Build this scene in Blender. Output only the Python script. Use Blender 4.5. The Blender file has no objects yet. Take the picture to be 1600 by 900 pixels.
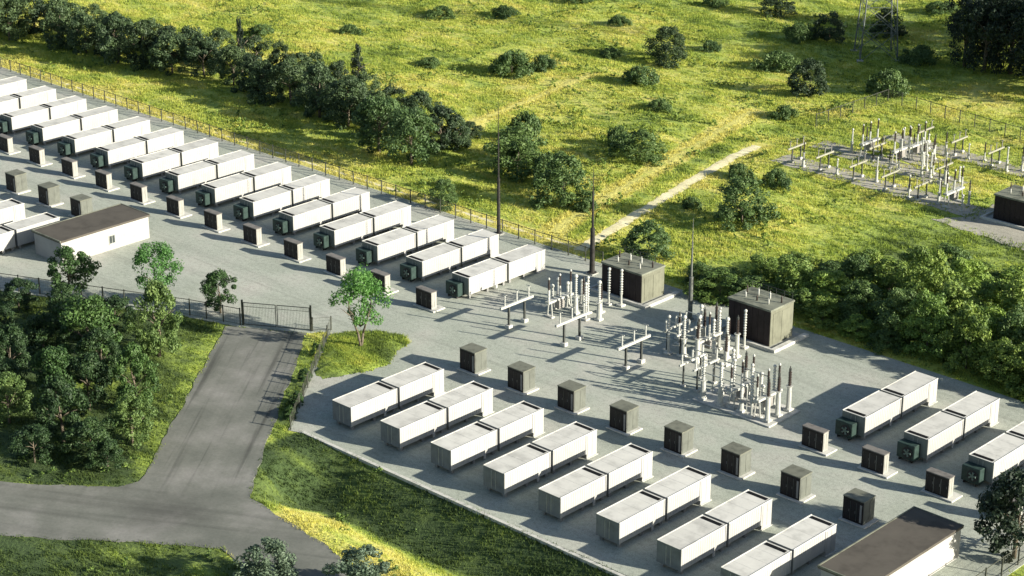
import bpy, math, random
import numpy as np
from mathutils import Vector, Matrix

random.seed(11)
rng = np.random.default_rng(11)
SC = bpy.context.scene
COL = SC.collection
R = math.radians

# ------------------------------------------------------------------ camera, sky, sun, exposure
cam_d = bpy.data.cameras.new('camera')
cam_d.sensor_width = 36.0
cam_d.lens = 72.16
cam_d.clip_start = 1.0
cam_d.clip_end = 6000.0
cam = bpy.data.objects.new('camera', cam_d)
COL.objects.link(cam)
cam.location = (150.0, -159.0, 87.0)
cam.rotation_euler = (R(90 - 21.664), 0, R(43.39))
SC.camera = cam

SUN_EL = R(19.5)
SUN_H = Vector((0.935, 0.355)).normalized()          # horizontal direction towards the sun
world = bpy.data.worlds.new('World')
SC.world = world
world.use_nodes = True
wn = world.node_tree.nodes
wl = world.node_tree.links
sky = wn.new('ShaderNodeTexSky')
sky.sky_type = 'NISHITA'
sky.sun_disc = False
sky.sun_elevation = SUN_EL
sky.sun_rotation = math.atan2(SUN_H.x, SUN_H.y)
wl.new(sky.outputs[0], wn['Background'].inputs[0])
wn['Background'].inputs[1].default_value = 0.062
sun_d = bpy.data.lights.new('sun', 'SUN')
sun_d.energy = 5.0
sun_d.angle = R(0.6)
sun_d.color = (1.0, 0.93, 0.80)
sun = bpy.data.objects.new('sun', sun_d)
COL.objects.link(sun)
sv = Vector((SUN_H.x * math.cos(SUN_EL), SUN_H.y * math.cos(SUN_EL), math.sin(SUN_EL)))
sun.rotation_euler = (-sv).to_track_quat('-Z', 'Y').to_euler()
sun.location = (60, 20, 80)
SC.view_settings.view_transform = 'Standard'
SC.view_settings.look = 'None'
SC.view_settings.gamma = 1.0
SC.view_settings.exposure = 1.25
SC.view_settings.use_curve_mapping = False

# ------------------------------------------------------------------ helpers
def tag(o, label=None, cat=None, group=None, kind=None):
    if label: o['label'] = label
    if cat: o['category'] = cat
    if group: o['group'] = group
    if kind: o['kind'] = kind
    return o

def empty(name, loc=(0, 0, 0), rz=0.0, s=None):
    o = bpy.data.objects.new(name, None)
    COL.objects.link(o)
    o.location = loc
    o.rotation_euler = (0, 0, rz)
    if s: o.scale = s
    o.empty_display_size = 0.3
    return o

def copy_tree(o, parent=None):
    c = o.copy()
    COL.objects.link(c)
    c.parent = parent
    for ch in o.children:
        copy_tree(ch, c)
    return c

class MB:
    def __init__(s):
        s.v = []; s.f = []
    def box(s, x0, y0, z0, x1, y1, z1):
        n = len(s.v)
        s.v += [(x0,y0,z0),(x1,y0,z0),(x1,y1,z0),(x0,y1,z0),(x0,y0,z1),(x1,y0,z1),(x1,y1,z1),(x0,y1,z1)]
        s.f += [tuple(n+i for i in q) for q in ((0,3,2,1),(4,5,6,7),(0,1,5,4),(1,2,6,5),(2,3,7,6),(3,0,4,7))]
        return s
    def tube(s, p0, p1, r0, r1=None, n=8, cap=True):
        r1 = r0 if r1 is None else r1
        p0 = Vector(p0); p1 = Vector(p1)
        d = (p1 - p0).normalized()
        u = d.orthogonal().normalized(); w = d.cross(u)
        b = len(s.v)
        for p, r in ((p0, r0), (p1, r1)):
            for i in range(n):
                a = 2*math.pi*i/n
                s.v.append(tuple(p + (u*math.cos(a) + w*math.sin(a))*r))
        for i in range(n):
            j = (i+1) % n
            s.f.append((b+i, b+j, b+n+j, b+n+i))
        if cap:
            s.f.append(tuple(b+i for i in reversed(range(n))))
            s.f.append(tuple(b+n+i for i in range(n)))
        return s
    def lathe(s, x, y, prof, n=10):
        b = len(s.v)
        for r, z in prof:
            for i in range(n):
                a = 2*math.pi*i/n
                s.v.append((x + r*math.cos(a), y + r*math.sin(a), z))
        for k in range(len(prof)-1):
            for i in range(n):
                j = (i+1) % n
                s.f.append((b+k*n+i, b+k*n+j, b+(k+1)*n+j, b+(k+1)*n+i))
        s.f.append(tuple(b+i for i in reversed(range(n))))
        e = b+(len(prof)-1)*n
        s.f.append(tuple(e+i for i in range(n)))
        return s
    def build(s, name, mat, parent=None, smooth=False, bevel=0.0):
        me = bpy.data.meshes.new(name)
        me.from_pydata(s.v, [], s.f)
        me.materials.append(mat)
        if smooth:
            me.polygons.foreach_set('use_smooth', [True]*len(me.polygons))
        me.update()
        o = bpy.data.objects.new(name, me)
        COL.objects.link(o)
        o.parent = parent
        if bevel:
            m = o.modifiers.new('bevel', 'BEVEL'); m.width = bevel; m.segments = 1
        return o

def box(name, mat, parent, *d, bevel=0.0):
    return MB().box(*d).build(name, mat, parent, bevel=bevel)

# ------------------------------------------------------------------ materials
def nmat(name):
    m = bpy.data.materials.new(name)
    m.use_nodes = True
    nt = m.node_tree
    return m, nt.nodes, nt.links, nt.nodes['Principled BSDF']

def noise(N, L, vec, scale, detail=3.0, rough=0.6, dist=0.0):
    t = N.new('ShaderNodeTexNoise')
    t.inputs['Scale'].default_value = scale
    t.inputs['Detail'].default_value = detail
    t.inputs['Roughness'].default_value = rough
    t.inputs['Distortion'].default_value = dist
    if vec is not None: L.new(vec, t.inputs['Vector'])
    return t.outputs['Fac']

def ramp(N, L, fac, stops):
    r = N.new('ShaderNodeValToRGB')
    e = r.color_ramp.elements
    while len(e) < len(stops): e.new(0.5)
    for i, (p, c) in enumerate(stops):
        e[i].position = p
        e[i].color = (c[0], c[1], c[2], 1) if hasattr(c, '__len__') else (c, c, c, 1)
    L.new(fac, r.inputs[0])
    return r.outputs[0]

def mix(N, L, fac, a, b, mode='MIX'):
    m = N.new('ShaderNodeMix'); m.data_type = 'RGBA'; m.blend_type = mode
    if hasattr(fac, 'is_linked') or hasattr(fac, 'links'): L.new(fac, m.inputs[0])
    else: m.inputs[0].default_value = fac
    for s, i in ((a, 6), (b, 7)):
        if hasattr(s, 'links'): L.new(s, m.inputs[i])
        else: m.inputs[i].default_value = (s[0], s[1], s[2], 1)
    return m.outputs[2]

def math_n(N, L, op, a, b=0.0, clamp=False):
    m = N.new('ShaderNodeMath'); m.operation = op; m.use_clamp = clamp
    for s, i in ((a, 0), (b, 1)):
        if hasattr(s, 'links'): L.new(s, m.inputs[i])
        else: m.inputs[i].default_value = s
    return m.outputs[0]

def wpos(N):
    return N.new('ShaderNodeNewGeometry').outputs['Position']

def bump(N, L, bs, h, strength=0.3, dist=0.05):
    b = N.new('ShaderNodeBump')
    b.inputs['Strength'].default_value = strength
    b.inputs['Distance'].default_value = dist
    L.new(h, b.inputs['Height'])
    L.new(b.outputs[0], bs.inputs['Normal'])

def paint(name, c, rough=0.55, var=0.12, scale=1.3, metal=0.0, streak=0.0):
    """painted metal / concrete: world noise for uneven dirt, faint vertical streaks"""
    m, N, L, bs = nmat(name)
    p = wpos(N)
    n1 = noise(N, L, p, scale, 5)
    dark = tuple(x*(1-2.2*var) for x in c)
    lite = tuple(min(1, x*(1+var)) for x in c)
    col = ramp(N, L, n1, [(0.32, dark), (0.5, c), (0.72, lite)])
    if streak:
        mp = N.new('ShaderNodeMapping'); mp.inputs['Scale'].default_value = (5, 5, 0.35)
        L.new(p, mp.inputs['Vector'])
        n2 = noise(N, L, mp.outputs[0], 1.6, 4)
        s2 = ramp(N, L, n2, [(0.42, 1.0 - streak), (0.58, 1.0)])
        col = mix(N, L, 1.0, col, s2, 'MULTIPLY')
    oi = N.new('ShaderNodeObjectInfo')
    rv = ramp(N, L, oi.outputs['Random'], [(0.0, 0.90), (1.0, 1.0)])
    col = mix(N, L, 1.0, col, rv, 'MULTIPLY')
    L.new(col, bs.inputs['Base Color'])
    bs.inputs['Roughness'].default_value = rough
    bs.inputs['Specular IOR Level'].default_value = 0.2
    bs.inputs['Metallic'].default_value = metal
    return m

M = {}
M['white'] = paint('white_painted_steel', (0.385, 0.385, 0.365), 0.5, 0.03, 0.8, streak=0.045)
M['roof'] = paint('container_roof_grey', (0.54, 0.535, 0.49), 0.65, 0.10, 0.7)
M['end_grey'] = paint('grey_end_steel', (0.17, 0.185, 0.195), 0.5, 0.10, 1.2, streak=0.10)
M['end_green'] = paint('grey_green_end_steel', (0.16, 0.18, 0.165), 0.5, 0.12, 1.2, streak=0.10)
M['slot'] = paint('black_vent', (0.012, 0.012, 0.012), 0.8, 0.1)
M['slat'] = paint('dark_louvre', (0.03, 0.03, 0.03), 0.7, 0.1)
M['concrete'] = paint('pale_concrete', (0.50, 0.50, 0.455), 0.9, 0.12, 1.5)
M['concrete_mid'] = paint('grey_concrete', (0.33, 0.335, 0.30), 0.9, 0.15, 1.1)
M['pier'] = paint('dark_concrete_pier', (0.22, 0.22, 0.21), 0.9, 0.15, 1.5)
M['fan_green'] = paint('dark_green_cooler', (0.030, 0.052, 0.045), 0.5, 0.2, 2.0)
M['fan_hub'] = paint('pale_green_fan', (0.12, 0.17, 0.145), 0.5, 0.15, 3.0)
M['cab_side'] = paint('pale_grey_green_cabinet', (0.128, 0.138, 0.118), 0.6, 0.10, 1.2, streak=0.08)
M['cab_side2'] = paint('pale_cabinet_side', (0.30, 0.30, 0.27), 0.6, 0.08, 1.2)
M['cab_lid'] = paint('grey_cabinet_lid', (0.15, 0.155, 0.12), 0.6, 0.15, 1.5)
M['cab_lid2'] = paint('brown_grey_cabinet_lid', (0.17, 0.16, 0.145), 0.6, 0.15, 1.5)
M['cab_front'] = paint('dark_cabinet_front', (0.018, 0.016, 0.016), 0.5, 0.2, 2.0)
M['cab_door'] = paint('dark_cabinet_door', (0.022, 0.019, 0.019), 0.4, 0.2, 2.0)
M['cab_strip'] = paint('grey_cabinet_strip', (0.26, 0.25, 0.23), 0.5, 0.1, 2.0)
M['trafo_front'] = paint('shaded_brown_front', (0.026, 0.020, 0.021), 0.6, 0.2, 1.0, streak=0.2)  # dark brown front; the shade on this face is put into its colour
M['trafo_side'] = paint('grey_green_wall', (0.165, 0.17, 0.125), 0.8, 0.10, 0.9, streak=0.12)
M['trafo_roof'] = paint('olive_grey_roof', (0.17, 0.18, 0.14), 0.8, 0.2, 0.8)
M['bld_wall'] = paint('white_render_wall', (0.41, 0.405, 0.38), 0.85, 0.06, 0.5, streak=0.10)
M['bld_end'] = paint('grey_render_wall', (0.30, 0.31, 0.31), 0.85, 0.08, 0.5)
M['bld_roof'] = paint('brown_grey_bitumen_roof', (0.088, 0.080, 0.067), 0.9, 0.12, 0.5)
M['glass'] = paint('dark_window_glass', (0.05, 0.06, 0.06), 0.15, 0.1)
M['frame_grey'] = paint('grey_window_frame', (0.30, 0.31, 0.28), 0.5, 0.1)
M['steel_dark'] = paint('dark_galvanised_steel', (0.055, 0.06, 0.055), 0.6, 0.2, 3.0, metal=0.0)
M['steel_pale'] = paint('pale_galvanised_steel', (0.42, 0.43, 0.39), 0.5, 0.10, 3.0)
M['steel_far'] = paint('aged_galvanised_steel', (0.27, 0.27, 0.21), 0.6, 0.12, 3.0)
M['porcelain_w'] = paint('white_porcelain', (0.46, 0.47, 0.43), 0.3, 0.08, 3.0)
M['porcelain_d'] = paint('dark_brown_porcelain', (0.05, 0.04, 0.035), 0.3, 0.2, 3.0)
M['fence'] = paint('dark_green_fence_steel', (0.06, 0.065, 0.05), 0.6, 0.2, 2.0)
M['mast'] = paint('dark_mast_steel', (0.035, 0.033, 0.03), 0.6, 0.2, 2.0)
M['mast_grey'] = paint('grey_mast_steel', (0.13, 0.14, 0.125), 0.6, 0.2, 2.0)
M['pylon'] = paint('weathered_pylon_steel', (0.12, 0.14, 0.13), 0.6, 0.2, 2.0)
M['bark'] = paint('grey_brown_bark', (0.13, 0.11, 0.08), 0.9, 0.25, 4.0)

def gravel_mat(name, a, b, c, big=0.12):
    m, N, L, bs = nmat(name)
    p = wpos(N)
    n1 = noise(N, L, p, big, 4, 0.55)
    n2 = noise(N, L, p, 2.2, 5, 0.7)
    n3 = noise(N, L, p, 9.0, 3, 0.7)
    col = ramp(N, L, n1, [(0.3, a), (0.5, b), (0.72, c)])
    s = ramp(N, L, n2, [(0.3, 0.74), (0.5, 1.0), (0.75, 1.12)])
    col = mix(N, L, 1.0, col, s, 'MULTIPLY')
    s3 = ramp(N, L, n3, [(0.3, 0.66), (0.7, 1.25)])
    col = mix(N, L, 1.0, col, s3, 'MULTIPLY')
    mpx = N.new('ShaderNodeMapping'); mpx.inputs['Scale'].default_value = (0.04, 0.9, 1.0); L.new(p, mpx.inputs['Vector'])
    lane = noise(N, L, mpx.outputs[0], 0.8, 4, 0.6, 0.6)
    col = mix(N, L, 1.0, col, ramp(N, L, lane, [(0.34, 0.86), (0.5, 1.0), (0.7, 1.05)]), 'MULTIPLY')
    L.new(col, bs.inputs['Base Color'])
    bs.inputs['Roughness'].default_value = 0.95
    bump(N, L, bs, n3, 0.35, 0.05)
    return m
M['gravel'] = gravel_mat('pale_gravel', (0.275, 0.305, 0.25), (0.33, 0.355, 0.30), (0.39, 0.385, 0.34))
M['gravel_far'] = gravel_mat('warm_gravel', (0.29, 0.28, 0.225), (0.35, 0.335, 0.275), (0.41, 0.385, 0.32))
M['sand'] = gravel_mat('sandy_path', (0.60, 0.55, 0.31), (0.71, 0.65, 0.40), (0.78, 0.73, 0.49), 0.3)

# asphalt: grey with lengthwise worn wheel tracks
def asphalt():
    m, N, L, bs = nmat('worn_grey_asphalt')
    p = wpos(N)
    def turned(deg, sc):
        a_ = N.new('ShaderNodeMapping'); a_.inputs['Rotation'].default_value = (0, 0, R(deg)); L.new(p, a_.inputs['Vector'])
        b_ = N.new('ShaderNodeMapping'); b_.inputs['Scale'].default_value = sc; L.new(a_.outputs[0], b_.inputs['Vector'])
        return a_.outputs[0], b_.outputs[0]
    raw, along = turned(51.8, (0.035, 1.1, 1.0))          # along the drive to the gate
    raw2, cross = turned(-29.0, (0.03, 0.8, 1.0))         # along the through road
    sp = N.new('ShaderNodeSeparateXYZ'); L.new(raw, sp.inputs[0])
    mr = N.new('ShaderNodeMapRange'); mr.inputs[1].default_value = 47.0; mr.inputs[2].default_value = 56.0; mr.interpolation_type = 'SMOOTHSTEP'
    L.new(sp.outputs[0], mr.inputs[0])
    n1 = noise(N, L, p, 0.16, 4, 0.6)
    n2 = noise(N, L, p, 3.0, 5, 0.75)
    s1 = ramp(N, L, noise(N, L, along, 1.0, 3, 0.55, 0.25), [(0.32, 0.50), (0.46, 0.98), (0.65, 1.06)])
    s2 = ramp(N, L, noise(N, L, cross, 1.0, 3, 0.55, 0.2), [(0.32, 0.78), (0.5, 1.0), (0.65, 1.04)])
    col = ramp(N, L, n1, [(0.32, (0.105, 0.112, 0.095)), (0.5, (0.142, 0.147, 0.127)), (0.68, (0.205, 0.203, 0.185))])
    col = mix(N, L, 1.0, col, ramp(N, L, n2, [(0.3, 0.84), (0.7, 1.10)]), 'MULTIPLY')
    col = mix(N, L, 1.0, col, mix(N, L, mr.outputs[0], s1, s2), 'MULTIPLY')
    # rubbed-in tyre stain where the drive meets the road
    vd = N.new('ShaderNodeVectorMath'); vd.operation = 'DISTANCE'; L.new(p, vd.inputs[0]); vd.inputs[1].default_value = (14.5, -61.0, 0)
    ds = math_n(N, L, 'ADD', vd.outputs['Value'], math_n(N, L, 'MULTIPLY', noise(N, L, p, 0.35, 3), 5.0))
    st = N.new('ShaderNodeMapRange'); st.inputs[1].default_value = 3.0; st.inputs[2].default_value = 8.5; st.inputs[3].default_value = 0.66; st.inputs[4].default_value = 1.0
    st.interpolation_type = 'SMOOTHSTEP'; L.new(ds, st.inputs[0])
    col = mix(N, L, 1.0, col, st.outputs[0], 'MULTIPLY')
    L.new(col, bs.inputs['Base Color'])
    bs.inputs['Roughness'].default_value = 0.9
    bump(N, L, bs, n2, 0.2, 0.03)
    return m
M['asphalt'] = asphalt()

def grass_mat(name, blade=False):
    m, N, L, bs = nmat(name)
    p = wpos(N)
    at = N.new('ShaderNodeAttribute'); at.attribute_name = 'lush'
    n1 = noise(N, L, p, 0.055, 5, 0.6, 0.6)
    mp = N.new('ShaderNodeMapping'); mp.inputs['Rotation'].default_value = (0, 0, R(-38)); mp.inputs['Scale'].default_value = (0.35, 1.4, 1)
    L.new(p, mp.inputs['Vector'])
    n2 = noise(N, L, mp.outputs[0], 0.35, 5, 0.65, 0.5)
    n3 = noise(N, L, p, 2.6, 3, 0.7)
    f = math_n(N, L, 'ADD', at.outputs['Fac'], math_n(N, L, 'MULTIPLY', math_n(N, L, 'SUBTRACT', n1, 0.5), 1.5))
    f = math_n(N, L, 'ADD', f, math_n(N, L, 'MULTIPLY', math_n(N, L, 'SUBTRACT', n2, 0.5), 1.3))
    k = 1.0 if blade else 0.9
    col = ramp(N, L, f, [(0.0, (0.58*k, 0.54*k, 0.14*k)), (0.24, (0.43*k, 0.475*k, 0.085*k)), (0.5, (0.25*k, 0.335*k, 0.052*k)),
                         (0.75, (0.105*k, 0.155*k, 0.028*k)), (1.0, (0.045*k, 0.080*k, 0.018*k))])
    col = mix(N, L, 1.0, col, ramp(N, L, n3, [(0.28, 0.74), (0.5, 1.0), (0.75, 1.18)]), 'MULTIPLY')
    L.new(col, bs.inputs['Base Color'])
    bs.inputs['Roughness'].default_value = 0.9
    if blade:
        tr = N.new('ShaderNodeBsdfTranslucent'); L.new(col, tr.inputs[0])
        ms = N.new('ShaderNodeMixShader'); ms.inputs[0].default_value = 0.45
        L.new(bs.outputs[0], ms.inputs[1]); L.new(tr.outputs[0], ms.inputs[2])
        L.new(ms.outputs[0], N['Material Output'].inputs[0])
    else:
        bump(N, L, bs, n3, 0.6, 0.25)
    return m
M['ground'] = grass_mat('meadow_ground')
M['blade'] = grass_mat('grass_blades', True)

def leaf_mat(name, dark, mid, lite, transl=0.3):
    dark, mid, lite = [(c[0]*0.86, c[1]*1.02, c[2]*1.12) for c in (dark, mid, lite)]
    m, N, L, bs = nmat(name)
    p = wpos(N)
    n1 = noise(N, L, p, 0.8, 3, 0.6)
    n2 = noise(N, L, p, 4.0, 2, 0.6)
    f = math_n(N, L, 'ADD', math_n(N, L, 'MULTIPLY', n1, 0.6), math_n(N, L, 'MULTIPLY', n2, 0.4))
    col = ramp(N, L, f, [(0.36, dark), (0.5, mid), (0.64, lite)])
    oi = N.new('ShaderNodeObjectInfo')
    col = mix(N, L, 1.0, col, ramp(N, L, oi.outputs['Random'], [(0.0, (0.80, 0.84, 0.9)), (1.0, (1.2, 1.12, 1.0))]), 'MULTIPLY')
    L.new(col, bs.inputs['Base Color'])
    bs.inputs['Roughness'].default_value = 0.65
    tr = N.new('ShaderNodeBsdfTranslucent'); L.new(col, tr.inputs[0])
    ms = N.new('ShaderNodeMixShader'); ms.inputs[0].default_value = transl
    L.new(bs.outputs[0], ms.inputs[1]); L.new(tr.outputs[0], ms.inputs[2])
    L.new(ms.outputs[0], N['Material Output'].inputs[0])
    return m
M['leaf_dark'] = leaf_mat('dark_hedge_leaf', (0.020, 0.036, 0.016), (0.042, 0.066, 0.024), (0.090, 0.125, 0.040))
M['leaf_belt'] = leaf_mat('belt_leaf', (0.034, 0.058, 0.024), (0.072, 0.105, 0.036), (0.15, 0.19, 0.065))
M['leaf_forest'] = leaf_mat('deep_forest_leaf', (0.010, 0.022, 0.014), (0.020, 0.036, 0.018), (0.045, 0.065, 0.028))
M['leaf_mid'] = leaf_mat('mid_green_leaf', (0.050, 0.085, 0.025), (0.095, 0.145, 0.035), (0.17, 0.22, 0.060))
M['leaf_scrub'] = leaf_mat('scrub_leaf', (0.055, 0.095, 0.020), (0.15, 0.205, 0.035), (0.33, 0.37, 0.065))
M['leaf_deep'] = leaf_mat('deep_grove_leaf', (0.016, 0.036, 0.012), (0.034, 0.066, 0.018), (0.07, 0.115, 0.03))
M['leaf_lime'] = leaf_mat('lime_leaf', (0.075, 0.125, 0.022), (0.19, 0.26, 0.040), (0.36, 0.43, 0.075))
M['leaf_bright'] = leaf_mat('bright_young_leaf', (0.055, 0.14, 0.025), (0.10, 0.22, 0.040), (0.18, 0.32, 0.080), 0.4)
M['leaf_grove'] = leaf_mat('grove_leaf', (0.026, 0.055, 0.014), (0.055, 0.105, 0.022), (0.10, 0.165, 0.036))
M['leaf_grey'] = leaf_mat('grey_green_leaf', (0.062, 0.088, 0.042), (0.125, 0.155, 0.082), (0.23, 0.265, 0.155))

# ------------------------------------------------------------------ layout of the ground
PAD = [(11.5, -41.5), (75.5, -41.0), (75.5, 13.0), (-170, 13.6), (-170, -96), (-43.2, -40.9), (-20.8, -30.9), (-14.4, -28.8),
       (-7.6, -24.7), (-6.2, -22.9), (9.5, -42.2)]
ROAD = [(-15.6, -29.6), (-9.97, -36.6), (-0.1, -48.9), (5.3, -55.4), (7.7, -58.9), (7.2, -60.9), (3.2, -64.2), (-1.6, -67.8), (-40, -97),
        (-31, -102), (7.15, -73.6), (12, -70.2), (18.6, -64.9), (23.3, -61.7), (26.5, -62.4), (29.5, -64.2), (52, -79), (58, -72),
        (36.4, -57.3), (33.1, -56.2), (29.4, -55.0), (23.1, -54.6), (17.9, -53.9), (14.4, -50.4), (7.2, -42.0), (-2.0, -31.3), (-7.5, -24.9), (-12.0, -27.3)]
ISLAND = [(-5.4, -23.4), (-3.9, -20.6), (-1.2, -18.6), (1.2, -18.2), (2.6, -19.2), (2.9, -20.9), (5.0, -24.7), (4.9, -26.8), (4.4, -28.2), (2.8, -31.8), (1.2, -31.4)]
TRACK = [(-3.0, 14.6), (-4.2, 19.4), (-6.5, 30.1), (-9.5, 44.2), (-11.7, 55.3), (-12.5, 62.5)]
TRACK2 = [(-9.6, 17.0), (-10.9, 21.2), (-13.7, 33.5), (-16.8, 47.8), (-19.6, 61.0), (-23.0, 75.0)]
TRACK3 = [(-150, 15.0), (-117, 14.9), (-60, 14.8), (-20, 14.9), (-3.0, 15.2)]
TRACK4 = [(-47.5, 40.0), (-49.2, 44.5), (-50.7, 53.2), (-52.0, 66.0), (-52.6, 74.0)]
FARPADS = [[(-7.2, 58.6), (24.5, 57.2), (24.5, 61.6), (-7.2, 62.8)], [(-7.0, 67.2), (17.5, 65.0), (17.5, 69.2), (-7.0, 71.4)],
           [(-2.0, 77.4), (27.5, 75.0), (27.5, 78.8), (-2.0, 81.2)], [(21.5, 53.2), (48, 50.2), (48, 66), (24.5, 66.5), (24.5, 57.0)],
           [(3.0, 71.0), (10.0, 70.3), (10.0, 75.2), (3.0, 76.0)]]

def inpoly(P, x, y):
    ins = np.zeros(x.shape, bool)
    n = len(P)
    for i in range(n):
        x0, y0 = P[i]; x1, y1 = P[(i+1) % n]
        c = ((y0 > y) != (y1 > y)) & (x < (x1-x0)*(y-y0)/((y1-y0) if y1 != y0 else 1e-9) + x0)
        ins ^= c
    return ins
def segdist(P, x, y, closed=True):
    d = np.full(x.shape, 1e9)
    n = len(P)
    for i in range(n if closed else n-1):
        x0, y0 = P[i]; x1, y1 = P[(i+1) % n]
        dx, dy = x1-x0, y1-y0
        t = np.clip(((x-x0)*dx + (y-y0)*dy)/(dx*dx+dy*dy), 0, 1)
        d = np.minimum(d, np.hypot(x-x0-t*dx, y-y0-t*dy))
    return d
def sdist(P, x, y):
    d = segdist(P, x, y)
    return np.where(inpoly(P, x, y), -d, d)
LAT = rng.random((256, 256))
def vnoise(x, y):
    xi = np.floor(x).astype(int); yi = np.floor(y).astype(int)
    fx = x-xi; fy = y-yi
    fx = fx*fx*(3-2*fx); fy = fy*fy*(3-2*fy)
    a = LAT[xi % 256, yi % 256]; b = LAT[(xi+1) % 256, yi % 256]; c = LAT[xi % 256, (yi+1) % 256]; d = LAT[(xi+1) % 256, (yi+1) % 256]
    return (a*(1-fx)+b*fx)*(1-fy) + (c*(1-fx)+d*fx)*fy
def sstep(a, b, x):
    t = np.clip((x-a)/(b-a), 0, 1); return t*t*(3-2*t)

def height(x, y):
    x = np.asarray(x, float); y = np.asarray(y, float)
    dp = sdist(PAD, x, y); dr = sdist(ROAD, x, y)
    df = np.full(x.shape, 1e9)
    for P in FARPADS: df = np.minimum(df, sdist(P, x, y))
    m = sstep(0.3, 6.0, np.minimum(np.minimum(dp, dr), df))
    n = (vnoise(x/14+3, y/14)-0.5)*1.5 + (vnoise(x/5+9, y/5+5)-0.5)*0.55 + (vnoise(x/2+9, y/2+5)-0.5)*0.22
    tr = np.minimum(segdist(TRACK, x, y, False), segdist(TRACK2, x, y, False))
    z = n*m*0.5*(0.12 + 0.88*sstep(0.8, 7.0, tr))
    # drainage swale below the lower edge of the yard
    along = sstep(12.5, 19.0, x) * (1 - sstep(74, 90, x))
    d = -41.2 - y
    prof = np.where(d < 5.6, sstep(0.15, 5.6, d)*0.35 + np.clip(d/5.6, 0, 1)*0.65, 1 - sstep(6.6, 13.0, d))
    z = z - 2.4*along*np.clip(prof, 0, 1)*np.where(d > 0, 1, 0)*np.where(dr > 0, sstep(0.0, 1.8, dr), 0)
    # gentle rise towards the wood in the far right
    z = z + 1.6*sstep(95, 125, y + 0.5*x)*sstep(-45, -5, x)
    flat = (dp < 0.3) | (dr < 0.3) | (df < 0.3)
    return np.where(flat, -0.07, z - 0.05)
def hz(x, y):
    return float(height(np.array([x]), np.array([y]))[0])

def lushness(x, y):
    dp = sdist(PAD, x, y); dr = sdist(ROAD, x, y)
    l = np.full(x.shape, 0.27)
    l = l + 0.10*sstep(60, 140, y)                                   # far meadow a little greener
    l = l + 0.27*sstep(8, 20, x)*sstep(13, 17, y)*(1-sstep(48, 60, y))   # scrub bank
    l = np.where((y < 12) & (dp > 0), 0.56, l)
    low = (y < -38) & (x > 10) & (dp > 0)
    d = -41.2 - y
    l = np.where(low, 0.88 - 0.80*sstep(6.4, 8.2, d)*sstep(17, 21, x + 0.4*(y+50)), l)             # dry bank on the far side of the swale
    l = np.where(low & (x < 21) & (d < 11), np.maximum(l, 0.92), l)
    l = np.where(low & (x > 42), np.maximum(l, 0.5), l)
    strip = (x < 22) & (y < -20) & (dp > 0) & (y > x*-1.0 - 45) & (x > -10) & (dr > 0) & (y > -56)
    l = np.where(strip & (x < 10.5), 0.44, l)
    l = np.where((y < -28) & (x < 9) & (dr > 0), 0.90, l)           # grove floor
    l = np.where((y < -28) & (x < 9) & (dr > 0) & (dr < 1.6), 0.70, l)
    l = np.where((y < -60) & (x > -5) & (dr > 0) & (x < 30), 0.88, l)     # verge lawn
    l = np.where(inpoly(ISLAND, x, y), 0.62, l)
    for T, w in ((TRACK2, 2.3), (TRACK3, 1.6), (TRACK4, 1.3)):
        l = l - 1.0*(1-sstep(w*0.4, w, segdist(T, x, y, False)))
    l = l - 0.25*(1-sstep(1.0, 3.2, segdist(TRACK, x, y, False)))
    mid = segdist([(-6.6, 18.0), (-16.0, 63.0)], x, y, False)
    l = l + 0.16*(1-sstep(1.0, 2.4, mid))
    return l

# ------------------------------------------------------------------ ground
def axis(lo, hi, step, far):
    a = list(np.arange(lo, hi+1e-6, step))
    s = step; v = hi; up = []
    while v < far: s *= 1.5; v += s; up.append(v)
    s = step; v = lo; dn = []
    while v > -far: s *= 1.5; v -= s; dn.append(v)
    return np.array(dn[::-1] + a + up)
gx = axis(-170, 100, 1.0, 1500); gy = axis(-100, 160, 1.0, 1500)
GX, GY = np.meshgrid(gx, gy, indexing='xy')
GZ = height(GX, GY)
nx, ny = len(gx), len(gy)
me = bpy.data.meshes.new('ground')
co = np.stack([GX, GY, GZ], -1).reshape(-1, 3)
i = np.arange(nx-1)[None, :] + (np.arange(ny-1)*nx)[:, None]
quads = np.stack([i, i+1, i+nx+1, i+nx], -1).reshape(-1, 4)
me.vertices.add(len(co)); me.vertices.foreach_set('co', co.ravel())
me.loops.add(quads.size); me.loops.foreach_set('vertex_index', quads.ravel())
me.polygons.add(len(quads)); me.polygons.foreach_set('loop_start', np.arange(len(quads))*4)
me.update(calc_edges=True)
me.polygons.foreach_set('use_smooth', np.ones(len(quads), bool))
a = me.attributes.new('lush', 'FLOAT', 'POINT'); a.data.foreach_set('value', lushness(GX.ravel(), GY.ravel()))
me.materials.append(M['ground'])
ground = bpy.data.objects.new('ground', me); COL.objects.link(ground)
tag(ground, 'meadow ground of dry and green grass around the yard', kind='structure')

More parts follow.
